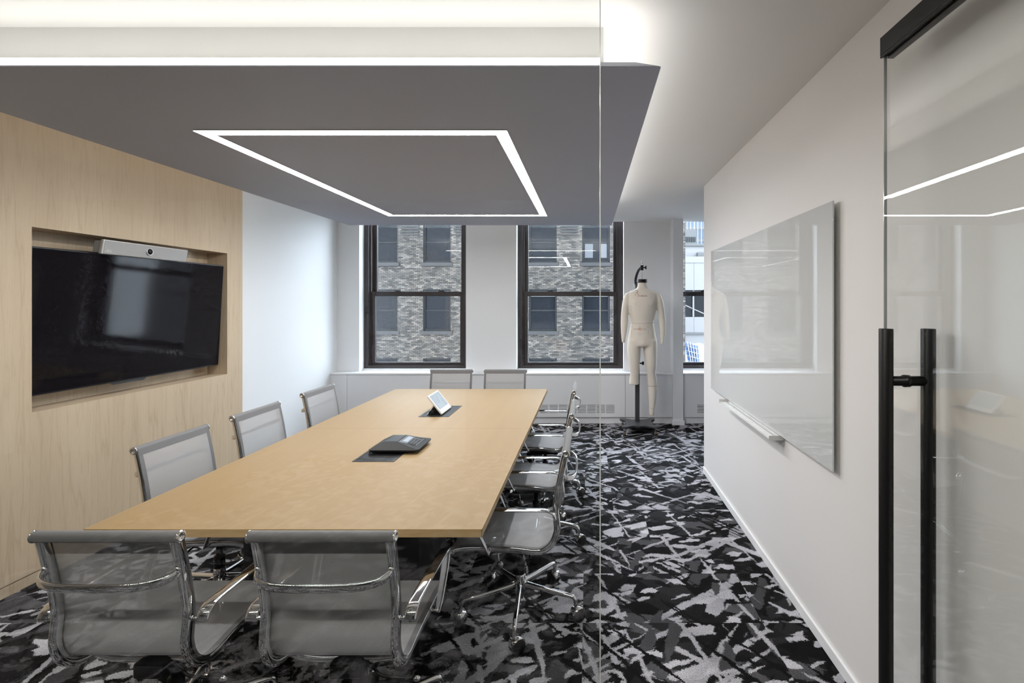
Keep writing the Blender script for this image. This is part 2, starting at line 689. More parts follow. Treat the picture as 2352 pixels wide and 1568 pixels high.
struct(MB().box(-6.2, 6.5, -3.2, 6.56, CZ, CZ + 0.25).box(-6.2, 6.5, 6.56, 7.0, 3.10, 3.25).build('ceiling', M['ceil']),
       'plain white ceiling washed by hidden cove light', 'ceiling')
wr = struct(MB().box(XR, XR + 0.12, -3.0, 4.573, 0, CZ).build('wall_right', M['right']),
            'long warm white wall carrying the glass board', 'wall')
struct(MB().box(XR - 0.012, XR, -3.0, 4.573, 0, 0.055).build('baseboard_right', M['white'], bevel=0.003),
       'low white baseboard along the right wall', 'baseboard')
wl = struct(MB().box(XL - 0.15, XL, YG, 6.95, 0, CZ).build('wall_left', M['white']),
            'plain white wall between maple panelling and windows', 'wall')
struct(MB().box(-6.2, XL - 0.15, 1.0, 1.2, -0.1, CZ + 0.05).build('wall_corridor', M['white']),
       'white corridor wall beside the glass front', 'wall')
struct(MB().box(-6.3, -6.2, -3.2, 1.2, -0.1, CZ + 0.05).build('wall_end', M['white']), 'white end wall of the corridor', 'wall')
struct(MB().box(-6.2, XR + 0.12, -3.2, -3.0, -0.1, CZ + 0.05).build('wall_back', M['outer']),
       'grey corridor wall behind the viewer', 'wall')
struct(MB().box(6.4, 6.5, 3.0, 7.0, -0.1, CZ + 0.05).build('wall_far_right', M['white']), 'white side wall beyond the corner', 'wall')
struct(MB().box(XR + 0.12, 6.5, 3.0, 3.1, -0.1, CZ + 0.05).build('wall_alcove', M['white']), 'white wall of the side alcove', 'wall')
d1 = struct(MB().box(-1.24, 0.3, -3.0, -2.95, 0, 2.3).build('door_1', M['dark']),
            'dark double door in the corridor wall', 'door')
wpar(d1, 'door_frame', MB().box(-1.30, -1.24, -3.0, -2.93, 0, 2.36).box(0.3, 0.36, -3.0, -2.93, 0, 2.36)
     .box(-1.24, 0.3, -3.0, -2.93, 2.3, 2.36), M['bronze'])

# window wall: piers and the wall under the sills
WINS = [(-3.098, -1.652), (-0.967, 0.488), (1.173, 2.62), (3.305, 4.752)]
fw = MB()
prev = XL - 0.15
for a, b in WINS:
    fw.box(prev, a, YW, 6.95, 0.60, CZ).box(prev, a, 6.562, 6.95, CZ, 3.10)
    prev = b
fw.box(prev, 6.5, YW, 6.95, 0.60, CZ).box(prev, 6.5, 6.562, 6.95, CZ, 3.10)
fw.box(XL - 0.15, 6.5, YW, 6.95, -0.1, 0.60)
struct(fw.build('wall_far', M['white']), 'white window wall with piers between the sash windows', 'wall')
fin = struct(MB().box(1.12, 1.25, 6.33, YW, 0, CZ).build('wall_fin', M['white']),
             'narrow white partition end standing against the window wall', 'wall')
wpar(fin, 'baseboard', MB().box(1.105, 1.265, 6.315, YW, 0, 0.06), M['white'])

# ------------------------------------------------------------------ maple panelling with TV niche
N0, N1, NZ0, NZ1, ND = 2.747, 4.236, 0.975, 2.032, -3.335
YE = 4.423
pan = MB()
pan.box(XL, XP, YG + 0.012, N0, 0.062, CZ)
pan.box(XL, XP, N1, YE, 0.062, CZ)
pan.box(XL, XP, N0, N1, 0.062, NZ0)
pan.box(XL, XP, N0, N1, NZ1, CZ)
pan.box(XL, ND, N0, N1, NZ0, NZ1)
panel = struct(pan.build('wall_panelling', M['wall_wood']), 'maple panelled wall with a recessed screen niche', 'wall')
wpar(panel, 'plinth', MB().box(XL, XP, YG + 0.012, YE, 0, 0.056), M['wall_wood'])
wpar(panel, 'shadow_gap', MB().box(XL, XP - 0.006, YG + 0.012, YE - 0.004, 0.056, 0.062), M['dark'])

# ------------------------------------------------------------------ floating ceiling canopy with cove and light line
CZ0 = 2.445
cx0, cx1, cy0, cy1 = -2.61, 0.266, 1.727, 5.275
ch = 0.08
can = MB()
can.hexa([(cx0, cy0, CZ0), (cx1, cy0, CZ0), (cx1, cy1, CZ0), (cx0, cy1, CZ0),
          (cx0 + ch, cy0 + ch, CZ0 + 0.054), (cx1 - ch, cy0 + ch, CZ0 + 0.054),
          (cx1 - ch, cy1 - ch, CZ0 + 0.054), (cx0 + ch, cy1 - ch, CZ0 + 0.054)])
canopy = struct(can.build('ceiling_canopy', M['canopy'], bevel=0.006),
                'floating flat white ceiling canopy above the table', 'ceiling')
wpar(canopy, 'core', MB().box(cx0 + 0.203, cx1 - 0.203, cy0 + 0.203, cy1 - 0.203, CZ0 + 0.05, CZ), M['ceil'])
cv = thing('cove_light', 'hidden light strip lying on top of the ceiling canopy edge', 'light', (-1.17, 3.5, CZ0 + 0.054))
g0, gw_, h0, h1 = 0.105, 0.03, CZ0 + 0.0545, CZ0 + 0.075
ox0, ox1, oy0, oy1 = cx0 + g0, cx1 - g0, cy0 + g0, cy1 - g0
ix0, ix1, iy0, iy1 = ox0 + gw_, ox1 - gw_, oy0 + gw_, oy1 - gw_
hl = CZ0 + 0.062
for (a0, a1, c0_, c1_) in (((ox0, oy0), (ox1, oy0), (ix1, iy0), (ix0, iy0)), ((ox1, oy0), (ox1, oy1), (ix1, iy1), (ix1, iy0)),
                           ((ox1, oy1), (ox0, oy1), (ix0, iy1), (ix1, iy1)), ((ox0, oy1), (ox0, oy0), (ix0, iy0), (ix0, iy1))):
    lp = wpar(cv, 'light_strip', MB().hexa([(*a0, h0), (*a1, h0), (*c0_, h0), (*c1_, h0), (*a0, hl), (*a1, hl), (*c0_, h1), (*c1_, h1)]), M['alu'])
    lp.data.materials.append(M['cove'])
    lp.data.polygons[1].material_index = 1
# light line
lx0, lx1, ly0, ly1, lw_ = -1.930, -0.396, 2.362, 4.69, 0.062
ll = thing('linear_light', 'rectangular line of white light set flush into the canopy', 'light', ((lx0 + lx1) / 2, (ly0 + ly1) / 2, CZ0 - 0.002))
quads = [[(lx0, ly0), (lx1, ly0), (lx1 - lw_, ly0 + lw_), (lx0 + lw_, ly0 + lw_)],
         [(lx1, ly0), (lx1, ly1), (lx1 - lw_, ly1 - lw_), (lx1 - lw_, ly0 + lw_)],
         [(lx1, ly1), (lx0, ly1), (lx0 + lw_, ly1 - lw_), (lx1 - lw_, ly1 - lw_)],
         [(lx0, ly1), (lx0, ly0), (lx0 + lw_, ly0 + lw_), (lx0 + lw_, ly1 - lw_)]]
for q in quads:
    lamp_part(ll, 'diffuser', q, CZ0 - 0.005, CZ0 - 0.0004, M['led'], False)
# corridor light line over the viewer
cl = thing('corridor_light', 'slim light line recessed in the corridor ceiling', 'light', (-1.4, 0.0, CZ - 0.004))
lamp_part(cl, 'diffuser', [(-3.2, -0.005), (0.35, -0.005), (0.35, 0.037), (-3.2, 0.037)], CZ - 0.004, CZ - 0.0004, M['corr'], False)

# ------------------------------------------------------------------ glass front and door
XG = 0.0295
gw = struct(MB().box(XL, XG - 0.0025, YG, YG + 0.012, 0.0, CZ).build('wall_glass', M['wallglass']),
            'tall frameless glass partition in front of the meeting room', 'glass wall')
wpar(gw, 'polished_edge', MB().box(XG - 0.0025, XG, YG, YG + 0.012, 0, CZ), M['glassedge'], bevel=0.001)
dx = 0.984
d2 = struct(MB().box(dx - 0.005, dx + 0.005, 0.35, 1.597, 0.01, 2.43).build('door_2', M['wallglass']),
            'open glass door leaf standing along the right wall', 'door')
wpar(d2, 'polished_edge', MB().box(dx - 0.0052, dx + 0.0052, 1.597, 1.600, 0.01, 2.43), M['glassedge'])
wpar(d2, 'top_rail', MB().box(dx - 0.016, dx + 0.016, 0.30, 1.602, 2.416, 2.476).box(dx - 0.016, dx - 0.008, 0.30, 1.602, 2.408, 2.416)
     .box(dx + 0.008, dx + 0.03, 0.30, 1.602, 2.408, 2.47), M['black'], bevel=0.002)
hy = 1.489
for s in (-1, 1):
    wpar(d2, 'handle', MB().lathe([(0.0, 0.22), (0.0198, 0.22), (0.0200, 0.222), (0.0200, 1.518), (0.0192, 1.52), (0.0, 1.52)],
                                  (dx + s * 0.065, hy, 0), 'z', 28, False), M['black'])
for hz in (1.359, 0.38):
    wpar(d2, 'handle_standoff', MB().lathe([(0.0, -0.06), (0.0150, -0.06), (0.0150, -0.012), (0.019, -0.011), (0.019, 0.005), (0.0155, 0.006),
                                            (0.0155, 0.06), (0, 0.06)], (dx, hy, hz), 'x', 20, False), M['black'])

# ------------------------------------------------------------------ sash windows
def sash_window(idx, a, b, label):
    y0 = 6.69
    zb, zt, zm = 0.692, 3.10, 1.7245
    fr = MB()
    jw = 0.062
    # outer frame, stepped jambs
    for x0, x1 in ((a, a + jw), (b - jw, b)):
        fr.box(x0, x1, y0, y0 + 0.20, zb, zt)
    fr.box(a + 0.03, a + jw + 0.018, y0 + 0.035, y0 + 0.20, zb, zt).box(b - jw - 0.018, b - 0.03, y0 + 0.035, y0 + 0.20, zb, zt)
    fr.box(a + jw, b - jw, y0, y0 + 0.20, zb, zb + 0.038)
    fr.box(a + jw, b - jw, y0, y0 + 0.20, zt - 0.05, zt)
    w = struct(fr.build('window_%d' % idx, M['bronze']), label, 'window')
    e = 0.004
    for nm, yy, z0, z1, rb, rt in (('lower_sash', y0 + 0.055, zb + 0.038, zm + 0.034, 0.040, 0.067),
                                   ('upper_sash', y0 + 0.115, zm - 0.030, zt - 0.05, 0.060, 0.055)):
        sx0, sx1 = a + jw + 0.018 - 0.008, b - jw - 0.018 + 0.008
        st = 0.058
        s = MB()
        s.box(sx0, sx0 + st, yy, yy + 0.045, z0, z1).box(sx1 - st, sx1, yy, yy + 0.045, z0, z1)
        s.box(sx0 + st, sx1 - st, yy, yy + 0.045, z0, z0 + rb).box(sx0 + st, sx1 - st, yy, yy + 0.045, z1 - rt, z1)
        so = wpar(w, nm, s, M['bronze'], bevel=0.003)
        wpar(so, 'pane', MB().box(sx0 + st - e, sx1 - st + e, yy + 0.018, yy + 0.024, z0 + rb - e, z1 - rt + e), M['pane'])
        if nm == 'lower_sash':
            for t_ in (0.29, 0.76):
                lxx = sx0 + (sx1 - sx0) * t_
                wpar(so, 'sash_lock', MB().box(lxx - 0.045, lxx + 0.03, yy + 0.005, yy + 0.035, z1, z1 + 0.010)
                     .tube([(lxx - 0.03, yy + 0.02, z1 + 0.012), (lxx + 0.02, yy + 0.0, z1 + 0.028), (lxx + 0.04, yy - 0.01, z1 + 0.022)], 0.006, 6),
                     M['bronze'])
    return w


sash_window(1, *WINS[0], 'dark bronze double-hung window left of the pale pier')
sash_window(2, *WINS[1], 'dark bronze double-hung window right of the pale pier, beside the dress form')
sash_window(3, *WINS[2], 'dark bronze window beyond the partition end, mostly hidden by the right wall')

sash_window(4, *WINS[3], 'dark bronze window farthest right, out of sight behind the right wall')

# ------------------------------------------------------------------ radiator covers and sill
def cover(x0, x1, label, slots=()):
    """front panel with real slots through it"""
    xs, zs = {x0, x1}, {0.088, 0.652}
    holes = []
    for gx0, gx1 in slots:
        n = max(1, int(round((gx1 - gx0) / 0.118)))
        wv = (gx1 - gx0) / n
        for i in range(n):
            for r in range(6):
                hx0, hx1 = gx0 + i * wv + 0.008, gx0 + (i + 1) * wv - 0.008
                hz0 = 0.146 + r * 0.0195
                holes.append((hx0, hx1, hz0, hz0 + 0.007))
                xs |= {hx0, hx1}
                zs |= {hz0, hz0 + 0.007}
    xs, zs = sorted(xs), sorted(zs)
    y0, y1 = 6.385, 6.40
    m = MB()
    if holes:
        bm = []
        for i in range(len(xs) - 1):
            for j in range(len(zs) - 1):
                cxm, czm = (xs[i] + xs[i + 1]) / 2, (zs[j] + zs[j + 1]) / 2
                if any(h[0] < cxm < h[1] and h[2] < czm < h[3] for h in holes):
                    continue
                bm.append((xs[i], xs[i + 1], zs[j], zs[j + 1]))
        for p in bm:
            m.box(p[0], p[1], y0, y1, p[2], p[3])
    else:
        m.box(x0, x1, y0, y1, 0.088, 0.652)
    t = thing('radiator_cover', label, 'radiator cover', ((x0 + x1) / 2, 6.44, 0))
    wpar(t, 'front_panel', m, M['cover'])
    wpar(t, 'base', MB().box(x0, x1, 6.405, 6.50, 0, 0.080), M['cover'])
    wpar(t, 'body', MB().box(x0 + 0.001, x1 - 0.001, 6.43, 6.54, 0.086, 0.640), M['dark'])
    return t


cover(XL, -3.183, 'narrow plain enamel radiator cover panel in the left window corner')
cover(-3.179, -1.345, 'grey-white radiator cover under the left window behind the table', [(-2.6, -1.75)])
cover(-1.341, 0.494, 'slotted radiator cover under the middle window between table and dress form', [(-0.64, 0.36)])
cover(0.498, 1.118, 'plain radiator cover panel right behind the dress form')
cover(1.252, 6.3, 'radiator cover beyond the partition end, with slots low down', [(1.44, 2.6)])
sl = MB()
sl.box(XL, 1.12, 6.372, 6.545, 0.652, 0.672)
for a, b in WINS[:2]:
    sl.box(a + 0.002, b - 0.002, 6.545, 6.70, 0.652, 0.672)
sill = struct(sl.build('trim_1', M['sill'], bevel=0.003), 'continuous white window sill on top of the radiator covers', 'sill')
for a, b in WINS[:2]:
    wpar(sill, 'sill_upstand', MB().box(a + 0.003, b - 0.003, 6.66, 6.689, 0.672, 0.692), M['sill'])
    wpar(sill, 'sill_grille', MB().box(a + 0.15, b - 0.2, 6.46, 6.50, 0.6715, 0.6735), M['cover'])
s3 = struct(MB().box(1.252, 6.3, 6.372, 6.545, 0.652, 0.672).box(1.252, WINS[2][1], 6.545, 6.70, 0.652, 0.672).box(WINS[3][0], WINS[3][1], 6.545, 6.70, 0.652, 0.672)
            .build('trim_2', M['sill'], bevel=0.003), 'white window sill beyond the partition end', 'sill')
wpar(s3, 'sill_upstand', MB().box(1.252, WINS[2][1], 6.66, 6.689, 0.672, 0.692), M['sill'])
wpar(s3, 'sill_upstand', MB().box(WINS[3][0], WINS[3][1], 6.66, 6.689, 0.672, 0.692), M['sill'])

# ------------------------------------------------------------------ conference table
tx0, tx1, ty0, ty1 = -1.915, -0.402, 1.836, 4.82
tm = 3.306
tab = thing('conference_table', 'long maple conference table with dark slab base', 'table', ((tx0 + tx1) / 2, (ty0 + ty1) / 2, 0))
for a, b in ((ty0, tm - 0.0008), (tm + 0.0008, ty1)):
    tp = wpar(tab, 'tabletop', MB().box(tx0 + 0.0015, tx1 - 0.0015, a + (0.0015 if a == ty0 else 0), b - (0.0015 if b == ty1 else 0), 0.7095, 0.740), M['table_wood'])
    wpar(tp, 'edge_band', MB().box(tx0, tx0 + 0.0016, a, b, 0.7092, 0.7402).box(tx1 - 0.0016, tx1, a, b, 0.7092, 0.7402)
         .box(tx0, tx1, *((a, a + 0.0016) if a == ty0 else (b - 0.0016, b)), 0.7092, 0.7402), M['edge_wood'])
for yb in (2.18, 3.95):
    wpar(tab, 'leg', MB().box(-1.555, -0.762, yb, yb + 0.42, 0, 0.700), M['dark_base'], bevel=0.003)
wpar(tab, 'modesty_panel', MB().box(-1.20, -1.12, 2.60, 3.95, 0.1, 0.66), M['dark_base'])
wpar(tab, 'underframe', MB().box(-1.75, -0.57, 2.0, 4.66, 0.690, 0.7095), M['dark_base'])


def cable_plate(y0, y1, label):
    x0, x1 = -1.275, -1.047
    t = thing('cable_plate', label, 'cable hatch', ((x0 + x1) / 2, (y0 + y1) / 2, 0.740))
    r = 0.014
    wpar(t, 'frame', MB().box(x0, x1, y0, y0 + r, 0.7403, 0.7425).box(x0, x1, y1 - r, y1, 0.7403, 0.7425)
         .box(x0, x0 + r, y0 + r, y1 - r, 0.7403, 0.7425).box(x1 - r, x1, y0 + r, y1 - r, 0.7403, 0.7425), M['plastic2'])
    wpar(t, 'lid', MB().box(x0 + r + 0.002, x1 - r - 0.002, y0 + r + 0.002, y1 - r - 0.002, 0.7403, 0.7412), M['plastic'])
    wpar(t, 'brush_strip', MB().box(x0 + 0.05, x1 - 0.05, y0 + r + 0.008, y0 + r + 0.02, 0.7412, 0.7418), M['dark'])


cable_plate(2.612, 3.001, 'black cable hatch under the conference phone, nearer end of the table')
cable_plate(3.639, 4.028, 'black cable hatch under the white touch panel, far end of the table')

# conference phone
ph = thing('conference_phone', 'black wedge-shaped conference phone with keypad on the table', 'phone', (-1.105, 2.86, 0.7425))
bx0, bx1, by0, by1 = -1.247, -0.962, 2.735, 2.985
e0, e1 = 0.758, 0.766
px0, px1, py0, py1 = -1.185, -1.098, 2.795, 2.945
pz = 0.795


def chamf(x0, x1, y0, y1, c):
    return [(x0 + c, y0), (x1 - c, y0), (x1, y0 + c), (x1, y1 - c), (x1 - c, y1), (x0 + c, y1), (x0, y1 - c), (x0, y0 + c)]


ring0 = [(x, y, e0 - 0.012) for x, y in chamf(bx0 + 0.035, bx1 - 0.035, by0 + 0.03, by1 - 0.03, 0.03)]
ring1 = [(x, y, e0) for x, y in chamf(bx0, bx1, by0, by1, 0.016)]
ring2 = [(x, y, e1) for x, y in chamf(bx0, bx1, by0, by1, 0.016)]
ring3 = [(x, y, pz - (0.026 if x > -1.05 else 0)) for x, y in
         [(px0 + 0.002, py0), (-0.985, by0 + 0.035), (-0.975, by0 + 0.045), (-0.975, by1 - 0.045), (-0.985, by1 - 0.035), (px0 + 0.002, py1), (px0, py1 - 0.002), (px0, py0 + 0.002)]]
body = MB().rings([[(x, y, 0.7425) for x, y, z in ring0], ring0, ring1, ring2], True, False)
# upper facets: left slope, front and back slopes, plateau, keypad slope
A = [(bx0 + 0.006, by0 + 0.006, e1), (bx1 - 0.006, by0 + 0.006, e1), (bx1 - 0.006, by1 - 0.006, e1), (bx0 + 0.006, by1 - 0.006, e1)]
B = [(px0, py0, pz), (px1, py0, pz), (px1, py1, pz), (px0, py1, pz)]
K = [(-0.985, by0 + 0.03, e1 + 0.004), (-0.985, by1 - 0.03, e1 + 0.004)]
vs = A + B + K
body.add(vs, [(0, 4, 7, 3), (4, 5, 6, 7), (0, 1, 8, 5, 4), (3, 7, 6, 9, 2), (5, 8, 9, 6), (1, 2, 9, 8)])
bo = wpar(ph, 'body', body, M['plastic'], bevel=0.002)
wpar(ph, 'speaker_grille', MB().hexa([(px0 + 0.008, py0 + 0.008, pz), (px1 - 0.006, py0 + 0.008, pz), (px1 - 0.006, py1 - 0.008, pz), (px0 + 0.008, py1 - 0.008, pz),
                                      (px0 + 0.008, py0 + 0.008, pz + 0.001), (px1 - 0.006, py0 + 0.008, pz + 0.001), (px1 - 0.006, py1 - 0.008, pz + 0.001), (px0 + 0.008, py1 - 0.008, pz + 0.001)]), M['plastic2'])
kz = lambda x: pz + (e1 + 0.004 - pz) * (x - px1) / (-0.985 - px1)


def slope_plate(x0, x1, y0, y1, lift, th, mat, nm, parent):
    return wpar(parent, nm, MB().hexa([(x0, y0, kz(x0) + lift), (x1, y0, kz(x1) + lift), (x1, y1, kz(x1) + lift), (x0, y1, kz(x0) + lift),
                                       (x0, y0, kz(x0) + lift + th), (x1, y0, kz(x1) + lift + th), (x1, y1, kz(x1) + lift + th), (x0, y1, kz(x0) + lift + th)]), mat)


kp = slope_plate(-1.094, -0.993, by0 + 0.062, by1 - 0.046, 0.0, 0.0012, M['stand'], 'control_panel', ph)
slope_plate(-1.081, -1.054, by0 + 0.085, by1 - 0.065, 0.0012, 0.0008, plain('lcd_grey', (0.22, 0.25, 0.29), 0.3), 'display', kp)
for i in range(4):
    for j in range(3):
        yk = by0 + 0.085 + i * 0.024
        xk = -1.046 + j * 0.017
        slope_plate(xk, xk + 0.012, yk, yk + 0.014, 0.0012, 0.0012, M['plastic'], 'key', kp)
for yk in (by0 + 0.068, by1 - 0.060):
    slope_plate(-1.046, -0.999, yk, yk + 0.010, 0.0012, 0.0012, M['plastic'], 'key', kp)
wpar(ph, 'cord', MB().tube(smooth_path([(-1.20, 2.775, 0.747), (-1.235, 2.755, 0.750), (-1.25, 2.77, 0.746), (-1.255, 2.80, 0.7448)], 14), 0.0035, 8), M['plastic'])

# touch panel
tp = thing('touch_panel', 'white tablet touch panel tilted on its stand on the table', 'touch panel', (-1.16, 3.81, 0.7425))
b0, b1 = Vector((-1.108, 0, 0.752)), Vector((-1.220, 0, 0.890))
up = (b1 - b0).normalized()
nrm = Vector((up.z, 0, -up.x))       # faces +X and up


def slab(y0, y1, u0, u1, t0, t1, base=b0):
    L = (b1 - b0).length
    P = []
    for t_ in (t0, t1):
        for u, yy in ((u0, y0), (u0, y1), (u1, y1), (u1, y0)):
            q = base + up * (u * L) + nrm * t_
            P.append((q.x, yy, q.z))
    return MB().hexa(P)


wpar(tp, 'case', slab(3.685, 3.937, 0, 1, -0.014, 0), M['ivory'], bevel=0.004)
scr = NT('panel_screen')
tcx = scr.n('ShaderNodeTexCoord')
wv = scr.noise(scr.vmath('MULTIPLY', tcx.outputs['Object'], (6, 14, 2)), 4.0, 3)
em = scr.mix(wv.outputs[0], (0.20, 0.24, 0.28, 1), (0.50, 0.56, 0.62, 1))
scr.set(scr.p, 'Base Color', (0.05, 0.06, 0.07, 1))
scr.set(scr.p, 'Emission Color', em)
scr.p.inputs['Emission Strength'].default_value = 0.75
scr.p.inputs['Roughness'].default_value = 0.12
wpar(tp, 'screen', slab(3.70, 3.922, 0.22, 0.94, 0.0, 0.0008), scr.m)
wpar(tp, 'logo', slab(3.885, 3.915, 0.07, 0.13, 0.0, 0.0006), M['white'])
wpar(tp, 'stand_leg', MB().hexa([(-1.236, 3.70, 0.7415), (-1.226, 3.70, 0.7415), (-1.226, 3.92, 0.7415), (-1.236, 3.92, 0.7415),
                                 (-1.182, 3.70, 0.820), (-1.172, 3.70, 0.820), (-1.172, 3.92, 0.820), (-1.182, 3.92, 0.820)]), M['ivory'])
wpar(tp, 'cable_hood', MB().tube([(-1.20, 3.69, 0.758), (-1.19, 3.78, 0.768), (-1.18, 3.86, 0.768), (-1.18, 3.92, 0.758)], [0.016, 0.022, 0.022, 0.014], 12), M['plastic'])

# ------------------------------------------------------------------ wall screen and camera bar in the niche
tvz0, tvz1 = 1.058, 1.923
tvy0, tvy1 = 2.7505, 4.207
xt, xb = -3.166, -3.214
tv = thing('wall_screen', 'large black flat screen tilted in the maple niche', 'television', (-3.2, (tvy0 + tvy1) / 2, tvz0))


def tvslab(y0, y1, u0, u1, t0, t1):
    P = []
    for t_ in (t0, t1):
        for u, yy in ((u0, y0), (u0, y1), (u1, y1), (u1, y0)):
            P.append((xb + (xt - xb) * u + t_, yy, tvz0 + (tvz1 - tvz0) * u))
    return MB().hexa(P)


wpar(tv, 'case', tvslab(tvy0, tvy1, 0, 1, -0.035, -0.001), M['tvcase'], bevel=0.004)
wpar(tv, 'screen', tvslab(tvy0 + 0.008, tvy1 - 0.008, 0.012, 0.99, -0.001, 0.0006), M['tv'])
wpar(tv, 'logo_tab', MB().hexa([(xb - 0.012, 3.28, tvz0 - 0.014), (xb - 0.002, 3.28, tvz0 - 0.014), (xb - 0.002, 3.50, tvz0 - 0.014), (xb - 0.012, 3.50, tvz0 - 0.014),
                                (xb - 0.012, 3.25, tvz0 + 0.004), (xb - 0.002, 3.25, tvz0 + 0.004), (xb - 0.002, 3.53, tvz0 + 0.004), (xb - 0.012, 3.53, tvz0 + 0.004)]), M['tvcase'])
wpar(tv, 'wall_mount', MB().box(ND, -3.225, 3.25, 3.6, 1.25, 1.60), M['tvcase'])

cb = thing('camera_bar', 'grey video bar with round lens on top of the wall screen', 'camera', (-3.12, 3.43, 1.91))
c0, c1, cz0_, cz1_ = 3.096, 3.752, 1.914, 2.007
cxt, cxb = -3.100, -3.118


def cslab(y0, y1, u0, u1, t0, t1):
    P = []
    for t_ in (t0, t1):
        for u, yy in ((u0, y0), (u0, y1), (u1, y1), (u1, y0)):
            P.append((cxb + (cxt - cxb) * u + t_, yy, cz0_ + (cz1_ - cz0_) * u))
    return MB().hexa(P)


wpar(cb, 'body', cslab(c0, c1, 0, 1, -0.022, 0), M['alu'], bevel=0.006)
wpar(cb, 'back_housing', cslab(c0 + 0.012, c1 - 0.012, 0.1, 0.93, -0.075, -0.021), M['grille'], bevel=0.006)
wpar(cb, 'speaker_cloth', cslab(c0 + 0.012, c1 - 0.008, 0.05, 0.95, 0, 0.0012), M['grille'])
wpar(cb, 'lens_ring', MB().lathe([(0.0, 0.0), (0.026, 0.0), (0.026, 0.006), (0.021, 0.006), (0.021, 0.002), (0, 0.002)], (-3.109, 3.428, 1.961), 'x', 28, False), M['alu'])
wpar(cb, 'lens', MB().lathe([(0.0205, 0.002), (0.019, 0.007), (0.012, 0.010), (0.0, 0.011)], (-3.109, 3.428, 1.961), 'x', 28, False), M['tv'])


def wall_text(parent, s, size, loc, rot, mat, name):
    me = text_mesh(s, size)
    me.materials.append(mat)
    o = bpy.data.objects.new(name, me)
    C.objects.link(o)
    o.parent = parent
    o.location = Vector(loc) - parent.location
    o.rotation_euler = rot
    return o


wall_text(cb, 'CISCO', 0.013, (-3.1115, 3.138, 1.933), (PI / 2, 0, PI / 2), M['white'], 'lettering')
lg = MB()
for i, hh in enumerate((3, 5, 8, 5, 3, 5, 8, 5, 3)):
    yy = 3.122 + i * 0.004
    lg.box(-3.1115, -3.1085, yy, yy + 0.0015, 1.942, 1.942 + hh * 0.0009)
wpar(cb, 'logo', lg, M['white'])

# ------------------------------------------------------------------ glass board and pen tray
XB = 1.070
wb = thing('glass_whiteboard', 'large frameless white glass board standing off the right wall', 'whiteboard', (1.08, 3.15, 0.86))
wpar(wb, 'glass_panel', MB().box(XB, XB + 0.007, 2.113, 4.197, 0.860, 2.046), M['board'], bevel=0.001)
wpar(wb, 'edge', MB().box(XB + 0.0005, XB + 0.0065, 2.1118, 2.1130, 0.8605, 2.0455), M['glassedge'])
for yy in (2.35, 3.95):
    for zz in (1.05, 1.85):
        wpar(wb, 'standoff', MB().lathe([(0, 0.007), (0.014, 0.007), (0.014, XR - XB - 0.0006), (0, XR - XB - 0.0006)], (XB, yy, zz), 'x', 16, False), M['satin'])
pt = thing('pen_tray', 'ribbed pale aluminium pen tray under the glass board', 'tray', (1.04, 3.2, 0.832))
sec = [(1.093, 0.846), (1.020, 0.846), (1.012, 0.852), (1.015, 0.8535), (1.024, 0.850), (1.036, 0.850), (1.038, 0.854), (1.041, 0.850),
       (1.053, 0.850), (1.055, 0.854), (1.058, 0.850), (1.082, 0.850), (1.084, 0.870), (1.093, 0.870)]
sec = [(x_, z_ - 0.013) for x_, z_ in sec]
m = MB()
n = len(sec)
vs = [(x, 2.70, z) for x, z in sec] + [(x, 3.72, z) for x, z in sec]
m.add(vs, [(i, (i + 1) % n, n + (i + 1) % n, n + i) for i in range(n)] + [tuple(range(n - 1, -1, -1)), tuple(range(n, 2 * n))])
wpar(pt, 'tray', m, M['tray'])
wpar(pt, 'end_cap', MB().box(1.011, 1.094, 2.697, 2.70, 0.832, 0.858), M['tray'])
wpar(pt, 'end_cap', MB().box(1.011, 1.094, 3.72, 3.723, 0.832, 0.858), M['tray'])

# ------------------------------------------------------------------ mesh chairs
PROF = [(0.2925, 0.420), (0.22, 0.432), (0.12, 0.431), (-0.007, 0.4266), (-0.10, 0.416), (-0.150, 0.428), (-0.188, 0.466),
        (-0.206, 0.524), (-0.203, 0.575), (-0.200, 0.625), (-0.214, 0.725), (-0.231, 0.811), (-0.2475, 0.883)]
NP = 60
prof = smooth_path([(0, a, b) for a, b in PROF], NP)
HX = 0.206


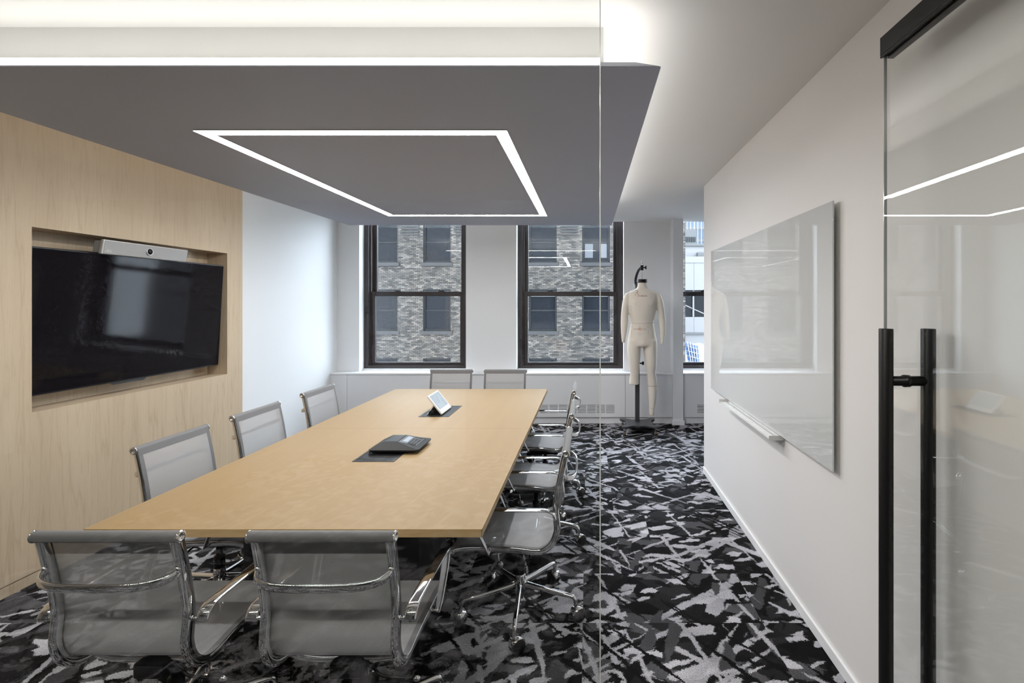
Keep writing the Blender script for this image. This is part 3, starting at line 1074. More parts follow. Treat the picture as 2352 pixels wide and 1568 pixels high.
def chair_proto():
    r = thing('office_chair', '', 'chair')
    sec = oval(0.024, 0.030)
    for s in (-1, 1):
        path = [(s * HX, p.y, p.z) for p in prof]
        fr = child(r, 'side_frame', MB().sweep(path, (1, 0, 0), sec), M['chrome'])
        # bolts on the frame where arms fix
        child(fr, 'bolt', MB().lathe([(0, 0), (0.007, 0), (0.007, 0.004), (0, 0.005)] if s > 0 else [(0, -0.005), (0.007, -0.004), (0.007, 0), (0, 0)],
                              (s * (HX + 0.010), -0.196, 0.60), 'x', 12, False), M['chrome'])
    # sling (with UV in metres)
    nu = 10
    xw = HX + 0.0122
    vs, fs, uvs = [], [], []
    L = 0
    for i, p in enumerate(prof):
        if i:
            L += (p - prof[i - 1]).length
        tng = (prof[min(i + 1, NP - 1)] - prof[max(i - 1, 0)]).normalized()
        nn = Vector((0, -tng.z, tng.y))
        for j in range(nu + 1):
            xx = -xw + 2 * xw * j / nu
            q = p - nn * 0.0168
            vs.append((xx, q.y, q.z))
            uvs.append((xx, L))
    for i in range(NP - 1):
        for j in range(nu):
            a = i * (nu + 1) + j
            fs.append((a, a + 1, a + nu + 2, a + nu + 1))

    def sheet(name, vs, fs, uvs, mat, parent):
        mb = MB().add(vs, fs, True)
        o = child(parent, name, mb, mat)
        ul = o.data.uv_layers.new(name='UVMap')
        for lp in o.data.loops:
            ul.data[lp.index].uv = uvs[lp.vertex_index]
        return o

    sl = sheet('mesh_sling', vs, fs, uvs, M['mesh'], r)
    # double-layer hems: along both sides, under the top roller, and the welded lumbar band
    hv, hf, hu = [], [], []

    def strip(i0, i1, x0, x1, off):
        b = len(hv)
        k = 0
        for i in range(i0, i1 + 1):
            p = prof[i]
            tng = (prof[min(i + 1, NP - 1)] - prof[max(i - 1, 0)]).normalized()
            nn = Vector((0, -tng.z, tng.y))
            q = p - nn * (0.0168 + off)
            for xx in (x0, x1):
                hv.append((xx, q.y, q.z))
                hu.append((xx, i * 0.01))
            if k:
                a = b + 2 * k
                hf.append((a - 2, a - 1, a + 1, a))
            k += 1

    strip(0, NP - 1, -xw, -xw + 0.020, 0.0008)
    strip(0, NP - 1, xw - 0.020, xw, 0.0008)
    strip(NP - 3, NP - 1, -xw + 0.02, xw - 0.02, 0.0008)
    sheet('hem', hv, hf, hu, M['hem'], sl)
    # top roller and front roller, wrapped in mesh, with chrome ends
    for nm, cy, cz, rr, hw in (('top_roller', -0.2475, 0.883, 0.0175, 0.222), ('front_roller', 0.2925, 0.420, 0.0115, 0.214)):
        n_ = 20
        rv, rf, ru = [], [], []
        for j in range(9):
            xx = -hw + 2 * hw * j / 8
            for k in range(n_ + 1):
                a = 2 * PI * k / n_
                rv.append((xx, cy + rr * math.cos(a), cz + rr * math.sin(a)))
                ru.append((xx, a * rr))
        for j in range(8):
            for k in range(n_):
                a = j * (n_ + 1) + k
                rf.append((a, a + 1, a + n_ + 2, a + n_ + 1))
        ro = sheet(nm, rv, rf, ru, M['hem'], r)
        for s in (-1, 1):
            q = s * hw
            pr = [(0, q), (rr + 0.0015, q), (rr + 0.0015, q + s * 0.003), (rr - 0.003, q + s * 0.0055), (rr * 0.45, q + s * 0.0045), (rr * 0.4, q + s * 0.002), (0, q + s * 0.002)]
            child(ro, 'end_cap', MB().lathe(pr, (0, cy, cz), 'x', 20, False), M['chrome'])
    # curved chrome bar behind the back
    bp = smooth_path([(-HX, -0.222, 0.772), (-HX + 0.001, -0.243, 0.765), (-HX + 0.022, -0.270, 0.757), (-HX + 0.075, -0.288, 0.752), (-0.05, -0.293, 0.750), (0.05, -0.293, 0.750),
                      (HX - 0.075, -0.288, 0.752), (HX - 0.022, -0.270, 0.757), (HX - 0.001, -0.243, 0.765), (HX, -0.222, 0.772)], 40)
    bb = child(r, 'back_bar', MB().sweep(bp, (0, 0, 1), oval(0.026, 0.012)), M['chrome'])
    for s in (-1, 1):
        child(bb, 'bracket', MB().ball((s * HX, -0.236, 0.778), 0.0095, 10, 8), M['chrome'])
    # armrests
    ap = smooth_path([(0, -0.199, 0.592), (0, -0.196, 0.606), (0, -0.183, 0.622), (0, -0.155, 0.632), (0, -0.08, 0.634), (0, 0.05, 0.634), (0, 0.15, 0.632),
                      (0, 0.183, 0.626), (0, 0.190, 0.610), (0, 0.176, 0.565), (0, 0.152, 0.510), (0, 0.130, 0.462), (0, 0.118, 0.436), (0, 0.112, 0.422)], 44)
    na = len(ap)
    wd, th = [], []
    for i in range(na):
        u = i / (na - 1)
        wd.append(0.038 if u < 0.52 else max(0.022, 0.038 - (u - 0.52) / 0.48 * 0.018))
        th.append(0.013 if u < 0.12 else 0.0095)
    unit = oval(1.0, 1.0, 20, 3.0)
    for s in (-1, 1):
        xx = s * 0.252
        path = [(xx + (-s * 0.012 * max(0, (i / (na - 1) - 0.7) / 0.3)), p.y, p.z) for i, p in enumerate(ap)]
        ar = child(r, 'armrest', MB().sweep(path, (1, 0, 0), unit, wd, th), M['chrome'])
        child(ar, 'pin', MB().lathe([(0, s * 0.214), (0.006, s * 0.214), (0.006, s * 0.25), (0, s * 0.25)], (0, -0.196, 0.600), 'x', 12, False), M['chrome'])
        child(ar, 'pin', MB().lathe([(0, s * 0.212), (0.006, s * 0.212), (0.006, s * 0.245), (0, s * 0.245)], (0, 0.114, 0.428), 'x', 12, False), M['chrome'])
    # spreaders under the seat and the black tilt mechanism
    for fy, zz in ((0.11, 0.418), (-0.085, 0.405)):
        child(r, 'seat_spreader', MB().tube(smooth_path([(-HX, fy, zz + 0.004), (-0.12, fy, zz - 0.016), (0, fy * 0.8, zz - 0.028), (0.12, fy, zz - 0.016), (HX, fy, zz + 0.004)], 17), 0.010, 8), M['chrome'])
    me = child(r, 'tilt_mechanism', MB().box(-0.055, 0.055, -0.11, 0.125, 0.335, 0.388).box(-0.035, 0.035, 0.02, 0.155, 0.318, 0.345), M['plastic'], bevel=0.008)
    child(me, 'tilt_lever', MB().tube(smooth_path([(0.04, -0.06, 0.355), (0.085, -0.075, 0.345), (0.12, -0.085, 0.330), (0.225, -0.085, 0.322)], 16), 0.005, 8), M['plastic'])
    child(me, 'lever_knob', MB().ball((0.232, -0.085, 0.322), (0.013, 0.010, 0.010), 12, 8), M['chrome'])
    child(me, 'tension_crank', MB().tube([(0.0, 0.12, 0.33), (-0.02, 0.105, 0.262)], 0.0045, 8).lathe([(0, -0.006), (0.016, -0.006), (0.018, 0), (0.016, 0.006), (0, 0.006)], (-0.028, 0.100, 0.256), 'x', 16, False), M['satin'])
    child(r, 'gas_column', MB().lathe([(0.0, 0.19), (0.025, 0.19), (0.025, 0.265), (0.016, 0.267), (0.016, 0.34), (0, 0.34)], (0, 0, 0), 'z', 18, False), M['plastic'])
    child(r, 'base_hub', MB().lathe([(0, 0.075), (0.017, 0.075), (0.017, 0.095), (0.026, 0.10), (0.027, 0.19), (0.024, 0.205), (0.0, 0.205)], (0, 0, 0), 'z', 20, False), M['chrome'])
    for k in range(5):
        a = math.radians(k * 72 + BASE_ANG)
        dv = Vector((math.cos(a), math.sin(a), 0))
        tv_ = Vector((-math.sin(a), math.cos(a), 0))
        pp = [dv * 0.022 + Vector((0, 0, 0.150)), dv * 0.10 + Vector((0, 0, 0.140)), dv * 0.20 + Vector((0, 0, 0.130)), dv * 0.268 + Vector((0, 0, 0.124)),
              dv * 0.290 + Vector((0, 0, 0.116)), dv * 0.298 + Vector((0, 0, 0.098)), dv * 0.300 + Vector((0, 0, 0.066))]
        leg = child(r, 'leg', MB().tube(smooth_path(pp, 22), [0.0145 - 0.005 * (i / 21) for i in range(22)], 10), M['chrome'])
        # swivel caster: chrome hood over twin black wheels
        sw = a + CAST[k]
        fx = Vector((math.cos(sw), math.sin(sw), 0))      # rolling direction
        ax = Vector((-fx.y, fx.x, 0))
        cc = dv * 0.300 + fx * 0.013 + Vector((0, 0, 0.0335))
        wh = MB()
        for s in (-1, 1):
            rs = []
            for rad, h in ((0.004, 0.004), (0.031, 0.004), (0.0335, 0.008), (0.0335, 0.020), (0.029, 0.026), (0.004, 0.027)):
                rs.append([tuple(cc + ax * (s * h) + fx * (rad * math.cos(2 * PI * q / 18)) + Vector((0, 0, 1)) * (rad * math.sin(2 * PI * q / 18))) for q in range(18)])
            wh.rings(rs, True, True)
        child(leg, 'caster', wh, M['tyre'])
        hd = []
        for i in range(10):
            b = math.radians(20 + 150 * i / 9)
            rr = 0.0372
            o_ = cc + fx * (rr * math.cos(b)) + Vector((0, 0, 1)) * (rr * math.sin(b))
            i_ = cc + fx * ((rr - 0.0015) * math.cos(b)) + Vector((0, 0, 1)) * ((rr - 0.0015) * math.sin(b))
            w_ = 0.024 if 2 < i < 8 else 0.018
            hd.append([tuple(o_ - ax * w_), tuple(o_ + ax * w_), tuple(i_ + ax * w_), tuple(i_ - ax * w_)])
        child(leg, 'caster_hood', MB().rings(hd, True, True), M['chrome'])
    return r


BASE_ANG = -33.0
CAST = [1.4, 0.6, -1.2, 2.2, 0.9]
chair = chair_proto()
G = 'mesh chairs around the conference table'
# (x, y of base centre, rotation, label); local +y is the way the seat faces
SEATS = [
    (-1.473, 1.730, 0.0, 'grey mesh chair at the near end of the table, closest to the maple wall'),
    (-0.814, 1.730, 0.0, 'grey mesh chair at the near end of the table, closest to the open floor'),
    (-1.950, 2.560, -PI / 2, 'grey mesh chair on the maple wall side, nearest of the three backs'),
    (-1.952, 3.210, -PI / 2, 'grey mesh chair on the maple wall side, middle of the three backs'),
    (-1.962, 3.960, -PI / 2, 'grey mesh chair on the maple wall side, farthest back, before the white wall'),
    (-0.350, 2.505, PI / 2, 'grey mesh chair with full five-star base showing, beside the near right table corner'),
    (-0.348, 3.268, PI / 2, 'grey mesh chair on the open-floor side of the table, middle one of three'),
    (-0.358, 4.075, PI / 2, 'grey mesh chair on the open-floor side of the table, farthest, near the slotted cover'),
    (-1.428, 4.835, PI, 'dark mesh chair at the window end of the table, under the left window'),
    (-0.865, 4.835, PI, 'dark mesh chair at the window end of the table, before the pale pier'),
]
for i, (x, y, rz, lab) in enumerate(SEATS):
    o = chair if i == 0 else copy_tree(chair)
    o.location = (x, y, 0)
    o.rotation_euler = (0, 0, rz)
    tag(o, lab, 'chair', G)

# ------------------------------------------------------------------ dress form on its rolling stand
MX, MY = 0.6717, 5.95
lxp = lambda p: (p - 325) * 0.001572
lzp = lambda p: 2.3236 - p * 0.001572
df = thing('dress_form', 'full-length linen male dress form hanging headless with one long leg', 'mannequin', (MX, MY, 0.213))


def eloft(mb, rows, n=28):
    rs = []
    for yp, x0, x1, ry, cy in rows:
        c, rx = lxp((x0 + x1) / 2), (x1 - x0) / 2 * 0.001572
        rs.append([(c + rx * math.cos(2 * PI * k / n), cy + ry * math.sin(2 * PI * k / n), lzp(yp)) for k in range(n)])
    rs.reverse()
    mb.rings(rs, True, True)


def dense(rows, n):
    pts = smooth_path([(r_[0], r_[1], r_[2]) for r_ in rows], n)
    pt2 = smooth_path([(r_[3], r_[4], 0) for r_ in rows], n)
    return [(a.x, a.y, a.z, b.x, b.y) for a, b in zip(pts, pt2)]


bd = MB()
torso = [(300, 288, 362, .056, .0), (330, 287, 363, .057, .0), (350, 276, 374, .064, .005), (362, 248, 404, .076, .008), (378, 216, 438, .090, .008),
         (400, 206, 447, .104, .004), (440, 207, 446, .116, -.004), (490, 213, 440, .120, -.006), (550, 225, 428, .112, -.004), (615, 233, 415, .100, .0),
         (660, 228, 420, .102, .002), (720, 215, 432, .114, .010), (780, 207, 443, .120, .014), (800, 214, 437, .112, .014)]
eloft(bd, dense(torso, 44))
eloft(bd, dense([(750, 210, 322, .104, .010), (830, 205, 312, .094, .006), (900, 213, 308, .084, .0), (960, 222, 303, .073, -.004), (1010, 230, 300, .063, -.004),
                 (1045, 226, 298, .061, .002), (1100, 220, 300, .061, .006)], 26))
eloft(bd, dense([(750, 322, 441, .104, .010), (830, 335, 443, .094, .006), (900, 343, 440, .084, .0), (960, 350, 435, .073, -.004), (1005, 362, 429, .062, -.002),
                 (1050, 367, 437, .060, .010), (1110, 368, 443, .061, .018), (1160, 372, 441, .058, .018), (1210, 375, 436, .050, .014), (1250, 377, 430, .043, .010),
                 (1285, 377, 423, .038, .006), (1343, 379, 418, .034, .004)], 34))
eloft(bd, dense([(384, 194, 230, .040, .008), (404, 183, 230, .054, .006), (440, 172, 226, .060, .004), (490, 164, 219, .058, .002), (560, 157, 214, .051, -.004),
                 (620, 155, 212, .046, -.012), (680, 156, 203, .041, -.024), (740, 160, 192, .035, -.036), (772, 163, 188, .032, -.042)], 26))
eloft(bd, dense([(384, 426, 460, .040, .008), (404, 426, 473, .054, .006), (440, 432, 487, .060, .004), (490, 439, 496, .058, .002), (560, 450, 504, .051, -.004),
                 (620, 458, 507, .046, -.012), (680, 462, 505, .041, -.024), (740, 463, 497, .035, -.036), (783, 463, 489, .032, -.042)], 26))
bd.ball((lxp(319), -0.062, lzp(775)), (0.048, 0.052, 0.055), 16, 12)
bd.ball((lxp(275), -0.062, lzp(462)), (0.062, 0.056, 0.055), 16, 12)
bd.ball((lxp(378), -0.062, lzp(462)), (0.062, 0.056, 0.055), 16, 12)
body = bpy.data.objects.new('body', bd.mesh('body', M['linen'], (0, 0, 0.213)))
C.objects.link(body)
body.parent = df
rm = body.modifiers.new('remesh', 'REMESH')
rm.mode = 'VOXEL'
rm.voxel_size = 0.0085
rm.use_smooth_shade = True
smo = body.modifiers.new('smooth', 'SMOOTH')
smo.iterations = 14
smo.factor = 0.5


def ring_part(name, yp, x0, x1, ry, cy, mat, r=0.0022, grow=0.001):
    c, rx = lxp((x0 + x1) / 2), (x1 - x0) / 2 * 0.001572 + grow
    pts = [(c + rx * math.cos(2 * PI * k / 40), cy + (ry + grow) * math.sin(2 * PI * k / 40), lzp(yp) - 0.213) for k in range(40)]
    child(df, name, MB().tube(pts, r, 6, False, True), mat)


ring_part('waist_tape', 615, 233, 415, .100, .0, M['tape'], 0.0035, 0.0)
ring_part('knee_seam', 1110, 368, 443, .061, .018, M['ink'], 0.0015, 0.0)
ring_part('ankle_seam', 1282, 377, 423.5, .0385, .006, M['tape'], 0.002, 0.0)
ring_part('wrist_seam', 752, 161, 191, .034, -.038, M['tape'], 0.0015, 0.0)
ring_part('wrist_seam', 762, 463, 494, .034, -.039, M['tape'], 0.0015, 0.0)
child(df, 'neck_cap', MB().lathe([(0, 1.636), (0.060, 1.636), (0.061, 1.652), (0.055, 1.655), (0.055, 1.660), (0.060, 1.663), (0.060, 1.672), (0.056, 1.675), (0, 1.675)],
                                 (0, 0, 0), 'z', 28, False), M['black'])
child(df, 'hanging_rod', MB().tube([(-0.002, 0, 1.67), (-0.002, 0, 1.875)], 0.0032, 8).lathe([(0, 1.868), (0.005, 1.868), (0.008, 1.893), (0.008, 1.899), (0, 1.899)], (-0.002, 0, 0), 'z', 12, False), M['satin'])


def decal(s, size, x, zz, mat, name='lettering'):
    me = text_mesh(s, size, 0.0)
    me.materials.append(mat)
    o = bpy.data.objects.new(name, me)
    C.objects.link(o)
    o.parent = df
    o.location = (x, -0.30, zz - 0.213)
    o.rotation_euler = (PI / 2, 0, 0)
    sw = o.modifiers.new('wrap', 'SHRINKWRAP')
    sw.target = body
    sw.wrap_method = 'PROJECT'
    sw.use_project_x = sw.use_project_y = False
    sw.use_project_z = True
    sw.use_negative_direction = True
    sw.use_positive_direction = False
    sw.offset = 0.0012
    return o


# decal positions measured from the photograph's print (crop 1430..1530 px, 13.07x)
dxp = lambda p: X(1430 + p / 13.07, 5.84) - MX
dzp = lambda p: Z(660 + p / 13.07, 5.84)
decal('alva', 0.034, dxp(512), dzp(250), M['red'])
decal('form', 0.034, dxp(652), dzp(250), M['ink'])
decal('R', 0.10, dxp(440), dzp(165), plain('faded_red_ink', (0.42, 0.30, 0.25), 0.6))
decal('40', 0.048, dxp(515), dzp(1255), plain('orange_ink', (0.50, 0.15, 0.04), 0.6))
decal('M E N', 0.018, dxp(390), dzp(1255), M['ink'])
decal('L E G S', 0.018, dxp(648), dzp(1255), M['ink'])
decal('- - -', 0.018, dxp(512), dzp(1345), M['ink'])
decal('-----------', 0.018, dxp(515), dzp(1385), M['ink'])
decal('-----', 0.018, dxp(515), dzp(1418), M['ink'])
for px_, py_ in ((258, 568), (510, 568), (770, 572), (262, 668), (510, 668), (770, 674), (300, 1178), (512, 1185), (765, 1188), (288, 1300), (772, 1312), (285, 1362), (775, 1382)):
    decal('-', 0.034, dxp(px_), dzp(py_), M['ink'], 'measure_mark')

# the stand
st = thing('form_stand', 'dark rolling stand with square post and hook carrying the dress form', 'stand', (0.632, 5.99, 0))
cx_, cy_ = 0.632, 5.99
hw, hd_ = 0.222, 0.218
poly = []
for (ax_, ay_), (bx_, by_) in (((-hw, -hd_), (hw, -hd_)), ((hw, -hd_), (hw, hd_)), ((hw, hd_), (-hw, hd_)), ((-hw, hd_), (-hw, -hd_))):
    for i in range(12):
        u = i / 12
        px_, py_ = ax_ + (bx_ - ax_) * u, ay_ + (by_ - ay_) * u
        k = 0.0 if (u < 0.14 or u > 0.86) else math.sin((u - 0.14) / 0.72 * PI) * 0.42
        bulge = 0.18 * math.exp(-((u - 0.5) / 0.13) ** 2)
        s_ = 1 - k + bulge
        mx_, my_ = (ax_ + bx_) / 2, (ay_ + by_) / 2
        # pull towards the centre along the side's normal
        poly.append((cx_ + px_ - (mx_ * (1 - s_)), cy_ + py_ - (my_ * (1 - s_))))
wpar(st, 'base_plate', MB().prism(poly, 0.094, 0.118), M['stand'], bevel=0.004)
wpar(st, 'counterweight', MB().lathe([(0, 0.05), (0.13, 0.05), (0.14, 0.06), (0.14, 0.094), (0, 0.094)], (cx_, cy_, 0), 'z', 28, False), M['black'])
PXs = 0.622
wpar(st, 'post', MB().box(PXs - 0.027, PXs + 0.027, 6.045, 6.099, 0.118, 1.835), M['stand'], bevel=0.004)
wpar(st, 'height_knob', MB().lathe([(0, 0.0), (0.008, 0.0), (0.008, 0.03), (0.022, 0.032), (0.022, 0.055), (0, 0.056)], (PXs + 0.027, 6.06, 0.842), 'x', 14, False), M['black'])
arch = smooth_path([(PXs - 0.008, 6.075, 1.80), (MX - 0.072, 6.07, 1.86), (MX - 0.070, 6.065, 1.903), (MX - 0.058, 6.045, 1.958), (MX - 0.036, 6.00, 2.012), (MX - 0.012, 5.965, 2.036)], 24)
wpar(st, 'hook_arm', MB().sweep(arch, (0.8, 0.6, 0), rrect(0.040, 0.016, 0.006)), M['stand'])
wpar(st, 'clamp', MB().box(MX - 0.022, MX + 0.013, 5.93, 5.968, 1.999, 2.062), M['black'], bevel=0.003)
wpar(st, 'clamp_screw', MB().lathe([(0, 0.012), (0.006, 0.012), (0.006, 0.026), (0.014, 0.028), (0.014, 0.036), (0.024, 0.042), (0.024, 0.05), (0, 0.052)], (MX, 5.95, 2.033), 'x', 14, False), M['black'])
for sx, sy in ((-1, -1), (1, -1), (1, 1), (-1, 1)):
    wx, wy = cx_ + sx * 0.185, cy_ + sy * 0.185
    fk = wpar(st, 'caster', MB().lathe([(0, 0.018 - 0.045 + 0.045), (0.0, 0.018)], (wx, wy, 0), 'z', 8, False) if False else
              MB().lathe([(0.0, -0.010), (0.030, -0.010), (0.033, -0.006), (0.033, 0.006), (0.030, 0.010), (0.0, 0.010)], (wx, wy, 0.033), 'x', 20, False), M['amber'])
    wpar(fk, 'fork', MB().box(wx - 0.018, wx - 0.013, wy - 0.014, wy + 0.014, 0.030, 0.078).box(wx + 0.013, wx + 0.018, wy - 0.014, wy + 0.014, 0.030, 0.078)
         .box(wx - 0.018, wx + 0.018, wy - 0.018, wy + 0.018, 0.072, 0.080).lathe([(0, 0.08), (0.010, 0.08), (0.010, 0.094), (0, 0.094)], (wx, wy, 0), 'z', 10, False), M['chrome'])

# ------------------------------------------------------------------ outside: brick facade across the street
D = 24.0
FX0, FX1 = -16.6, X(1574, D)
fac = thing('brick_building', 'old grey brick building with rows of dark sash windows outside', 'building', (-6, D + 3, -12))
COLS = [X(882 + 121.7 * k, D) for k in range(-3, 6)]
WWd, WHt = 1.375, 2.05
PITCH = 157 * D / F
ROWZ = [Z(760, D) + PITCH * k for k in (-1, 0, 1, 2)]
opens = [(c - WWd / 2, c + WWd / 2, z - 0.17, z + WHt) for c in COLS for z in ROWZ]
# backing wall in strips around the openings
bw = MB()
edges = sorted({FX0, FX1} | {round(o[0], 4) for o in opens} | {round(o[1], 4) for o in opens})
edges = [e for e in edges if FX0 <= e <= FX1]
for a, b in zip(edges, edges[1:]):
    mid = (a + b) / 2
    zs = sorted((o[2], o[3]) for o in opens if o[0] < mid < o[1])
    z0 = -14.0
    for u, v in zs:
        bw.box(a, b, D, D + 0.35, z0, u)
        z0 = v
    bw.box(a, b, D, D + 0.35, z0, 9.2)
bw.box(FX0, FX1, D + 0.35, D + 8, -14, 9.2)
wpar(fac, 'wall', bw, M['mortar'])
# bricks
BW, BH = 0.212, 0.0700
bm_ = MB()
cols = []
rng = random.Random(3)
verts, faces = [], []
zc = -3.4
r_i = 0
while zc < 8.2:
    xo = FX0 + (0 if r_i % 2 else -BW / 2)
    tone_row = rng.uniform(0.85, 1.15)
    while xo < FX1:
        x0, x1 = max(xo + 0.006, FX0), min(xo + BW - 0.006, FX1)
        z0, z1 = zc + 0.006, zc + BH - 0.006
        ok = x1 - x0 > 0.03
        if ok:
            for o in opens:
                if o[2] < (z0 + z1) / 2 < o[3] and x1 > o[0] and x0 < o[1]:
                    if x0 < o[0]:
                        x1 = min(x1, o[0])
                    elif x1 > o[1]:
                        x0 = max(x0, o[1])
                    else:
                        ok = False
            ok = ok and x1 - x0 > 0.03
        if ok:
            p = D - 0.016 - rng.uniform(0, 0.008)
            b = len(verts)
            verts += [(x0, D, z0), (x1, D, z0), (x1, D, z1), (x0, D, z1), (x0, p, z0), (x1, p, z0), (x1, p, z1), (x0, p, z1)]
            faces += [(b + 4, b + 5, b + 6, b + 7), (b, b + 1, b + 5, b + 4), (b + 3, b + 7, b + 6, b + 2), (b, b + 4, b + 7, b + 3), (b + 1, b + 2, b + 6, b + 5)]
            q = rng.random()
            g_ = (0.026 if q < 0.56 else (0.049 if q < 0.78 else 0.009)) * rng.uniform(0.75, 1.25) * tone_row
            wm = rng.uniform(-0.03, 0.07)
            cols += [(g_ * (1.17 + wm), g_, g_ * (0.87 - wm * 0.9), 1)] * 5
        xo += BW
    zc += BH
    r_i += 1
me = bpy.data.meshes.new('brickwork')
off = fac.location
me.from_pydata([(a - off.x, b - off.y, c - off.z) for a, b, c in verts], [], faces)
ca = me.color_attributes.new('brick_colour', 'FLOAT_COLOR', 'CORNER')
flat = []
for p, c in zip(me.polygons, cols):
    flat += list(c) * p.loop_total
ca.data.foreach_set('color', flat)
me.materials.append(M['brick'])
bo = bpy.data.objects.new('brickwork', me)
C.objects.link(bo)
bo.parent = fac
bo['kind'] = 'stuff'
# windows of the facade
wf = MB()
w2 = WWd / 2
fwid = 0.085
wf.box(-w2, -w2 + fwid, 0.10, 0.28, 0, WHt).box(w2 - fwid, w2, 0.10, 0.28, 0, WHt)
wf.box(-w2 + fwid, w2 - fwid, 0.10, 0.28, WHt - 0.10, WHt).box(-w2 + fwid, w2 - fwid, 0.08, 0.28, 0, 0.10)
wf.box(-w2 + fwid, w2 - fwid, 0.13, 0.22, 0.98, 1.06)
wf_me = wf.mesh('window', M['sash'])
pu = MB().box(-w2 + fwid, w2 - fwid, 0.185, 0.195, 1.06, WHt - 0.10).mesh('pane', M['dpane'])
pl = MB().box(-w2 + fwid, w2 - fwid, 0.155, 0.165, 0.10, 0.98).mesh('pane', M['dpane'])
sil = MB().box(-w2 - 0.09, w2 + 0.09, -0.11, 0.16, -0.17, 0.0).mesh('sill', M['stone'])
lin = MB().box(-w2 + fwid, w2 - fwid, 0.22, 0.24, WHt - 0.45, WHt - 0.10).mesh('blind', M['blind'])
pb = MB().box(-w2 + fwid, w2 - fwid, 0.12, 0.13, WHt - 0.34, WHt - 0.10).mesh('blind', M['blind'])
cu_ = MB().box(-w2 + fwid + 0.05, -0.15, 0.125, 0.14, 0.25, 0.95).box(0.25, w2 - fwid - 0.06, 0.125, 0.14, 0.25, 0.95).mesh('curtain', M['curtain'])


def put(name, me, parent, loc=(0, 0, 0)):
    o = bpy.data.objects.new(name, me)
    C.objects.link(o)
    o.parent = parent
    o.location = loc
    return o


for ci, c in enumerate(COLS):
    if c > FX1 - 0.8:
        continue
    for ri, z in enumerate(ROWZ):
        w = put('window', wf_me, fac, (c - off.x, D - off.y, z - off.z))
        put('pane', pu, w)
        put('pane', pl, w)
        put('sill', sil, w)
        if ri == 1 and ci in (6, 7):
            put('blind', pb, w)
        if ri == 2 and ci == 7:
            put('curtain', cu_, w)
# corbelled brick courses between the upper windows
cor = MB()
for k in range(5):
    cor.box(-0.41 - 0.012 * k, 0.41 + 0.012 * k, -0.05 - 0.018 * k, 0.0, k * 0.14, k * 0.14 + 0.075)
cor_me = cor.mesh('corbel', M['stone'])  # dark stone colour stands in for the shadow stripes between courses
for a, b in zip(COLS, COLS[1:]):
    xm = (a + b) / 2
    if FX0 + 0.5 < xm < FX1 - 0.5:
        put('corbel', cor_me, fac, (xm - off.x, D - off.y, Z(540, D) - off.z))

# white building beyond the brick corner
D2 = 40.0
zz2 = lambda p: Z(p, D2)
wbg = thing('white_building', 'white rendered building with a strip window, far right outside', 'building', (14, D2 + 3, -14))
wpar(wbg, 'wall', MB().box(5.5, 30, D2, D2 + 6, -14, zz2(728)).box(5.5, 30, D2, D2 + 6, zz2(666), zz2(603))
     .box(5.5, 30, D2 + 0.6, D2 + 6, zz2(728), zz2(666)).box(5.5, 30, D2 + 0.9, D2 + 6, zz2(603), zz2(560)), M['outwhite'])
wpar(wbg, 'ledge', MB().box(5.5, 30, D2 - 0.12, D2, zz2(768), zz2(763)), M['outgrey'])
wpar(wbg, 'parapet_rail', MB().box(5.5, 30, D2 - 0.05, D2 + 0.1, zz2(603), zz2(589)), M['outwhite'])
wpar(wbg, 'roof_ledge', MB().box(5.5, 30, D2 + 0.7, D2 + 1.1, zz2(562), zz2(557)), M['outgrey'])
for k in range(8):
    xx = X(1594, D2) + (k - 2) * 1.45
    wd = wpar(wbg, 'window', MB().box(xx - 1.45 + 0.06, xx - 0.06, D2 + 0.40, D2 + 0.42, zz2(728), zz2(666)), M['dpane'])
    wpar(wd, 'mullion', MB().box(xx - 0.06, xx + 0.06, D2 + 0.2, D2 + 0.42, zz2(728), zz2(666)), M['outwhite'])
    wpar(wbg, 'panel_joint', MB().box(xx - 0.012, xx + 0.012, D2 - 0.008, D2, zz2(764), zz2(728)).box(xx - 0.012, xx + 0.012, D2 - 0.008, D2, zz2(666), zz2(603)), M['outgrey'])
wpar(wbg, 'stair_rail', MB().tube([(X(1574, D2) - 1, D2 + 0.35, zz2(688)), (X(1630, D2) + 1, D2 + 0.35, zz2(738))], 0.06, 6), M['outwhite'])
wpar(wbg, 'roof_unit', MB().box(X(1606, D2), X(1640, D2), D2 + 0.5, D2 + 2.5, zz2(598), zz2(578)), M['outgrey'])

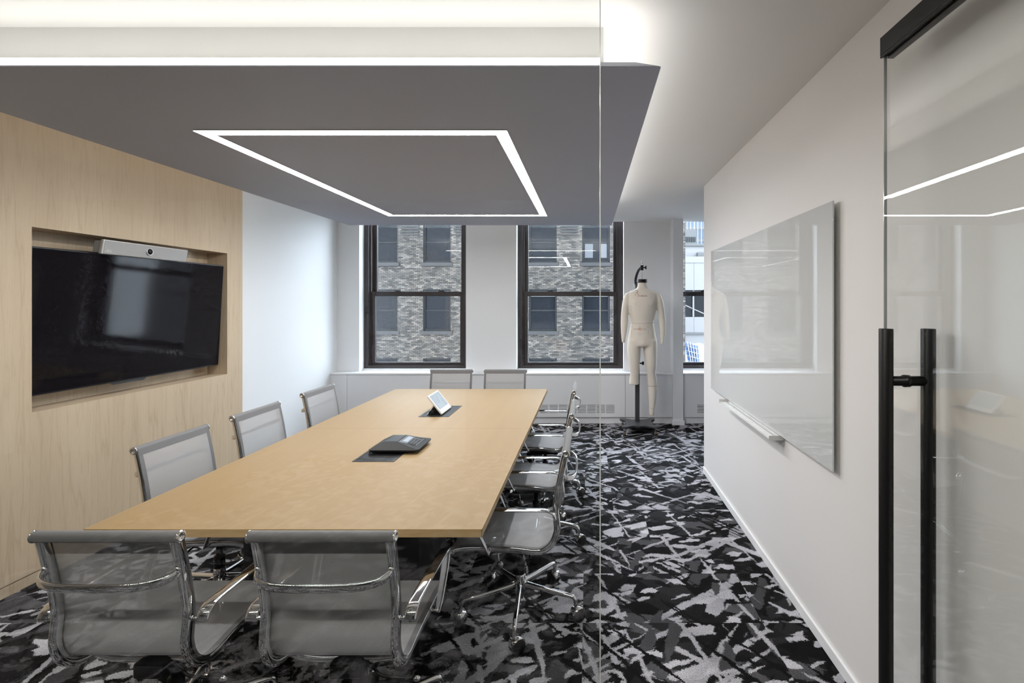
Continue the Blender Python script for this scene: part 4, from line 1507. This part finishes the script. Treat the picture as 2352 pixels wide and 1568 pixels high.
skl = thing('skylight', 'blue glazed skylight with white glazing bars, low outside', 'skylight', (X(1590, 33), 33, Z(845, 33)))
A_, B_, C_, D_ = [Vector((X(p, 33), yy, Z(q, 33))) for p, q, yy in ((1571, 838, 31.5), (1598, 845, 31.8), (1606, 797, 33.5), (1577, 789, 33.8))]
wpar(skl, 'glazing', MB().hexa([tuple(A_), tuple(B_), tuple(C_), tuple(D_)] + [tuple(v + Vector((0, -0.08, 0.05))) for v in (A_, B_, C_, D_)]), M['bluesky'])
for k in range(1, 5):
    u = k / 5
    p, q = A_.lerp(B_, u), D_.lerp(C_, u)
    wpar(skl, 'glazing_bar', MB().tube([tuple(p + Vector((0, -0.2, 0.13))), tuple(q + Vector((0, -0.2, 0.13)))], 0.035, 6), M['outwhite'])
    p, q = A_.lerp(D_, u), B_.lerp(C_, u)
    wpar(skl, 'glazing_bar', MB().tube([tuple(p + Vector((0, -0.2, 0.13))), tuple(q + Vector((0, -0.2, 0.13)))], 0.035, 6), M['outwhite'])
wpar(skl, 'roof_kerb', MB().hexa([(X(1565, 33), 31, Z(860, 33)), (X(1640, 33), 31, Z(860, 33)), (X(1640, 33), 36, Z(860, 33)), (X(1565, 33), 36, Z(860, 33)),
                                  (X(1600, 33), 33.9, Z(800, 33)), (X(1630, 33), 33.9, Z(795, 33)), (X(1630, 33), 36, Z(795, 33)), (X(1600, 33), 36, Z(800, 33))]), M['outwhite'])

D3 = 62.0
gb = thing('grey_building', 'small grey concrete block above the white roof outside', 'building', (X(1588, D3), D3, -14))
wpar(gb, 'wall', MB().box(X(1560, D3), X(1600, D3), D3, D3 + 6, -14, Z(527, D3)), M['outgrey'])
for k in range(6):
    xx = X(1576 + 4 * k, D3)
    wpar(gb, 'window', MB().box(xx - 0.06, xx + 0.06, D3 - 0.04, D3, Z(556, D3), Z(544, D3)), M['dpane'])
D4 = 95.0
gt = thing('glass_tower', 'pale blue glass tower far beyond the white building', 'building', (X(1610, D4), D4 + 8, -14))
wpar(gt, 'curtain_wall', MB().box(X(1540, D4), X(1760, D4), D4, D4 + 16, -14, 42), M['bluetower'])
for k in range(26):
    xx = X(1545 + 8.2 * k, D4)
    wpar(gt, 'mullion', MB().box(xx - 0.09, xx + 0.09, D4 - 0.12, D4, -14, 42), M['outwhite'])
for k in range(14):
    zz = 4.0 + k * 2.4
    wpar(gt, 'floor_band', MB().box(X(1540, D4), X(1760, D4), D4 - 0.10, D4, zz, zz + 0.45), M['outgrey'])
struct(MB().box(-60, 80, 7.4, 130, -14.3, -14.0).build('street', M['street']), 'grey street far below between the buildings', 'street')
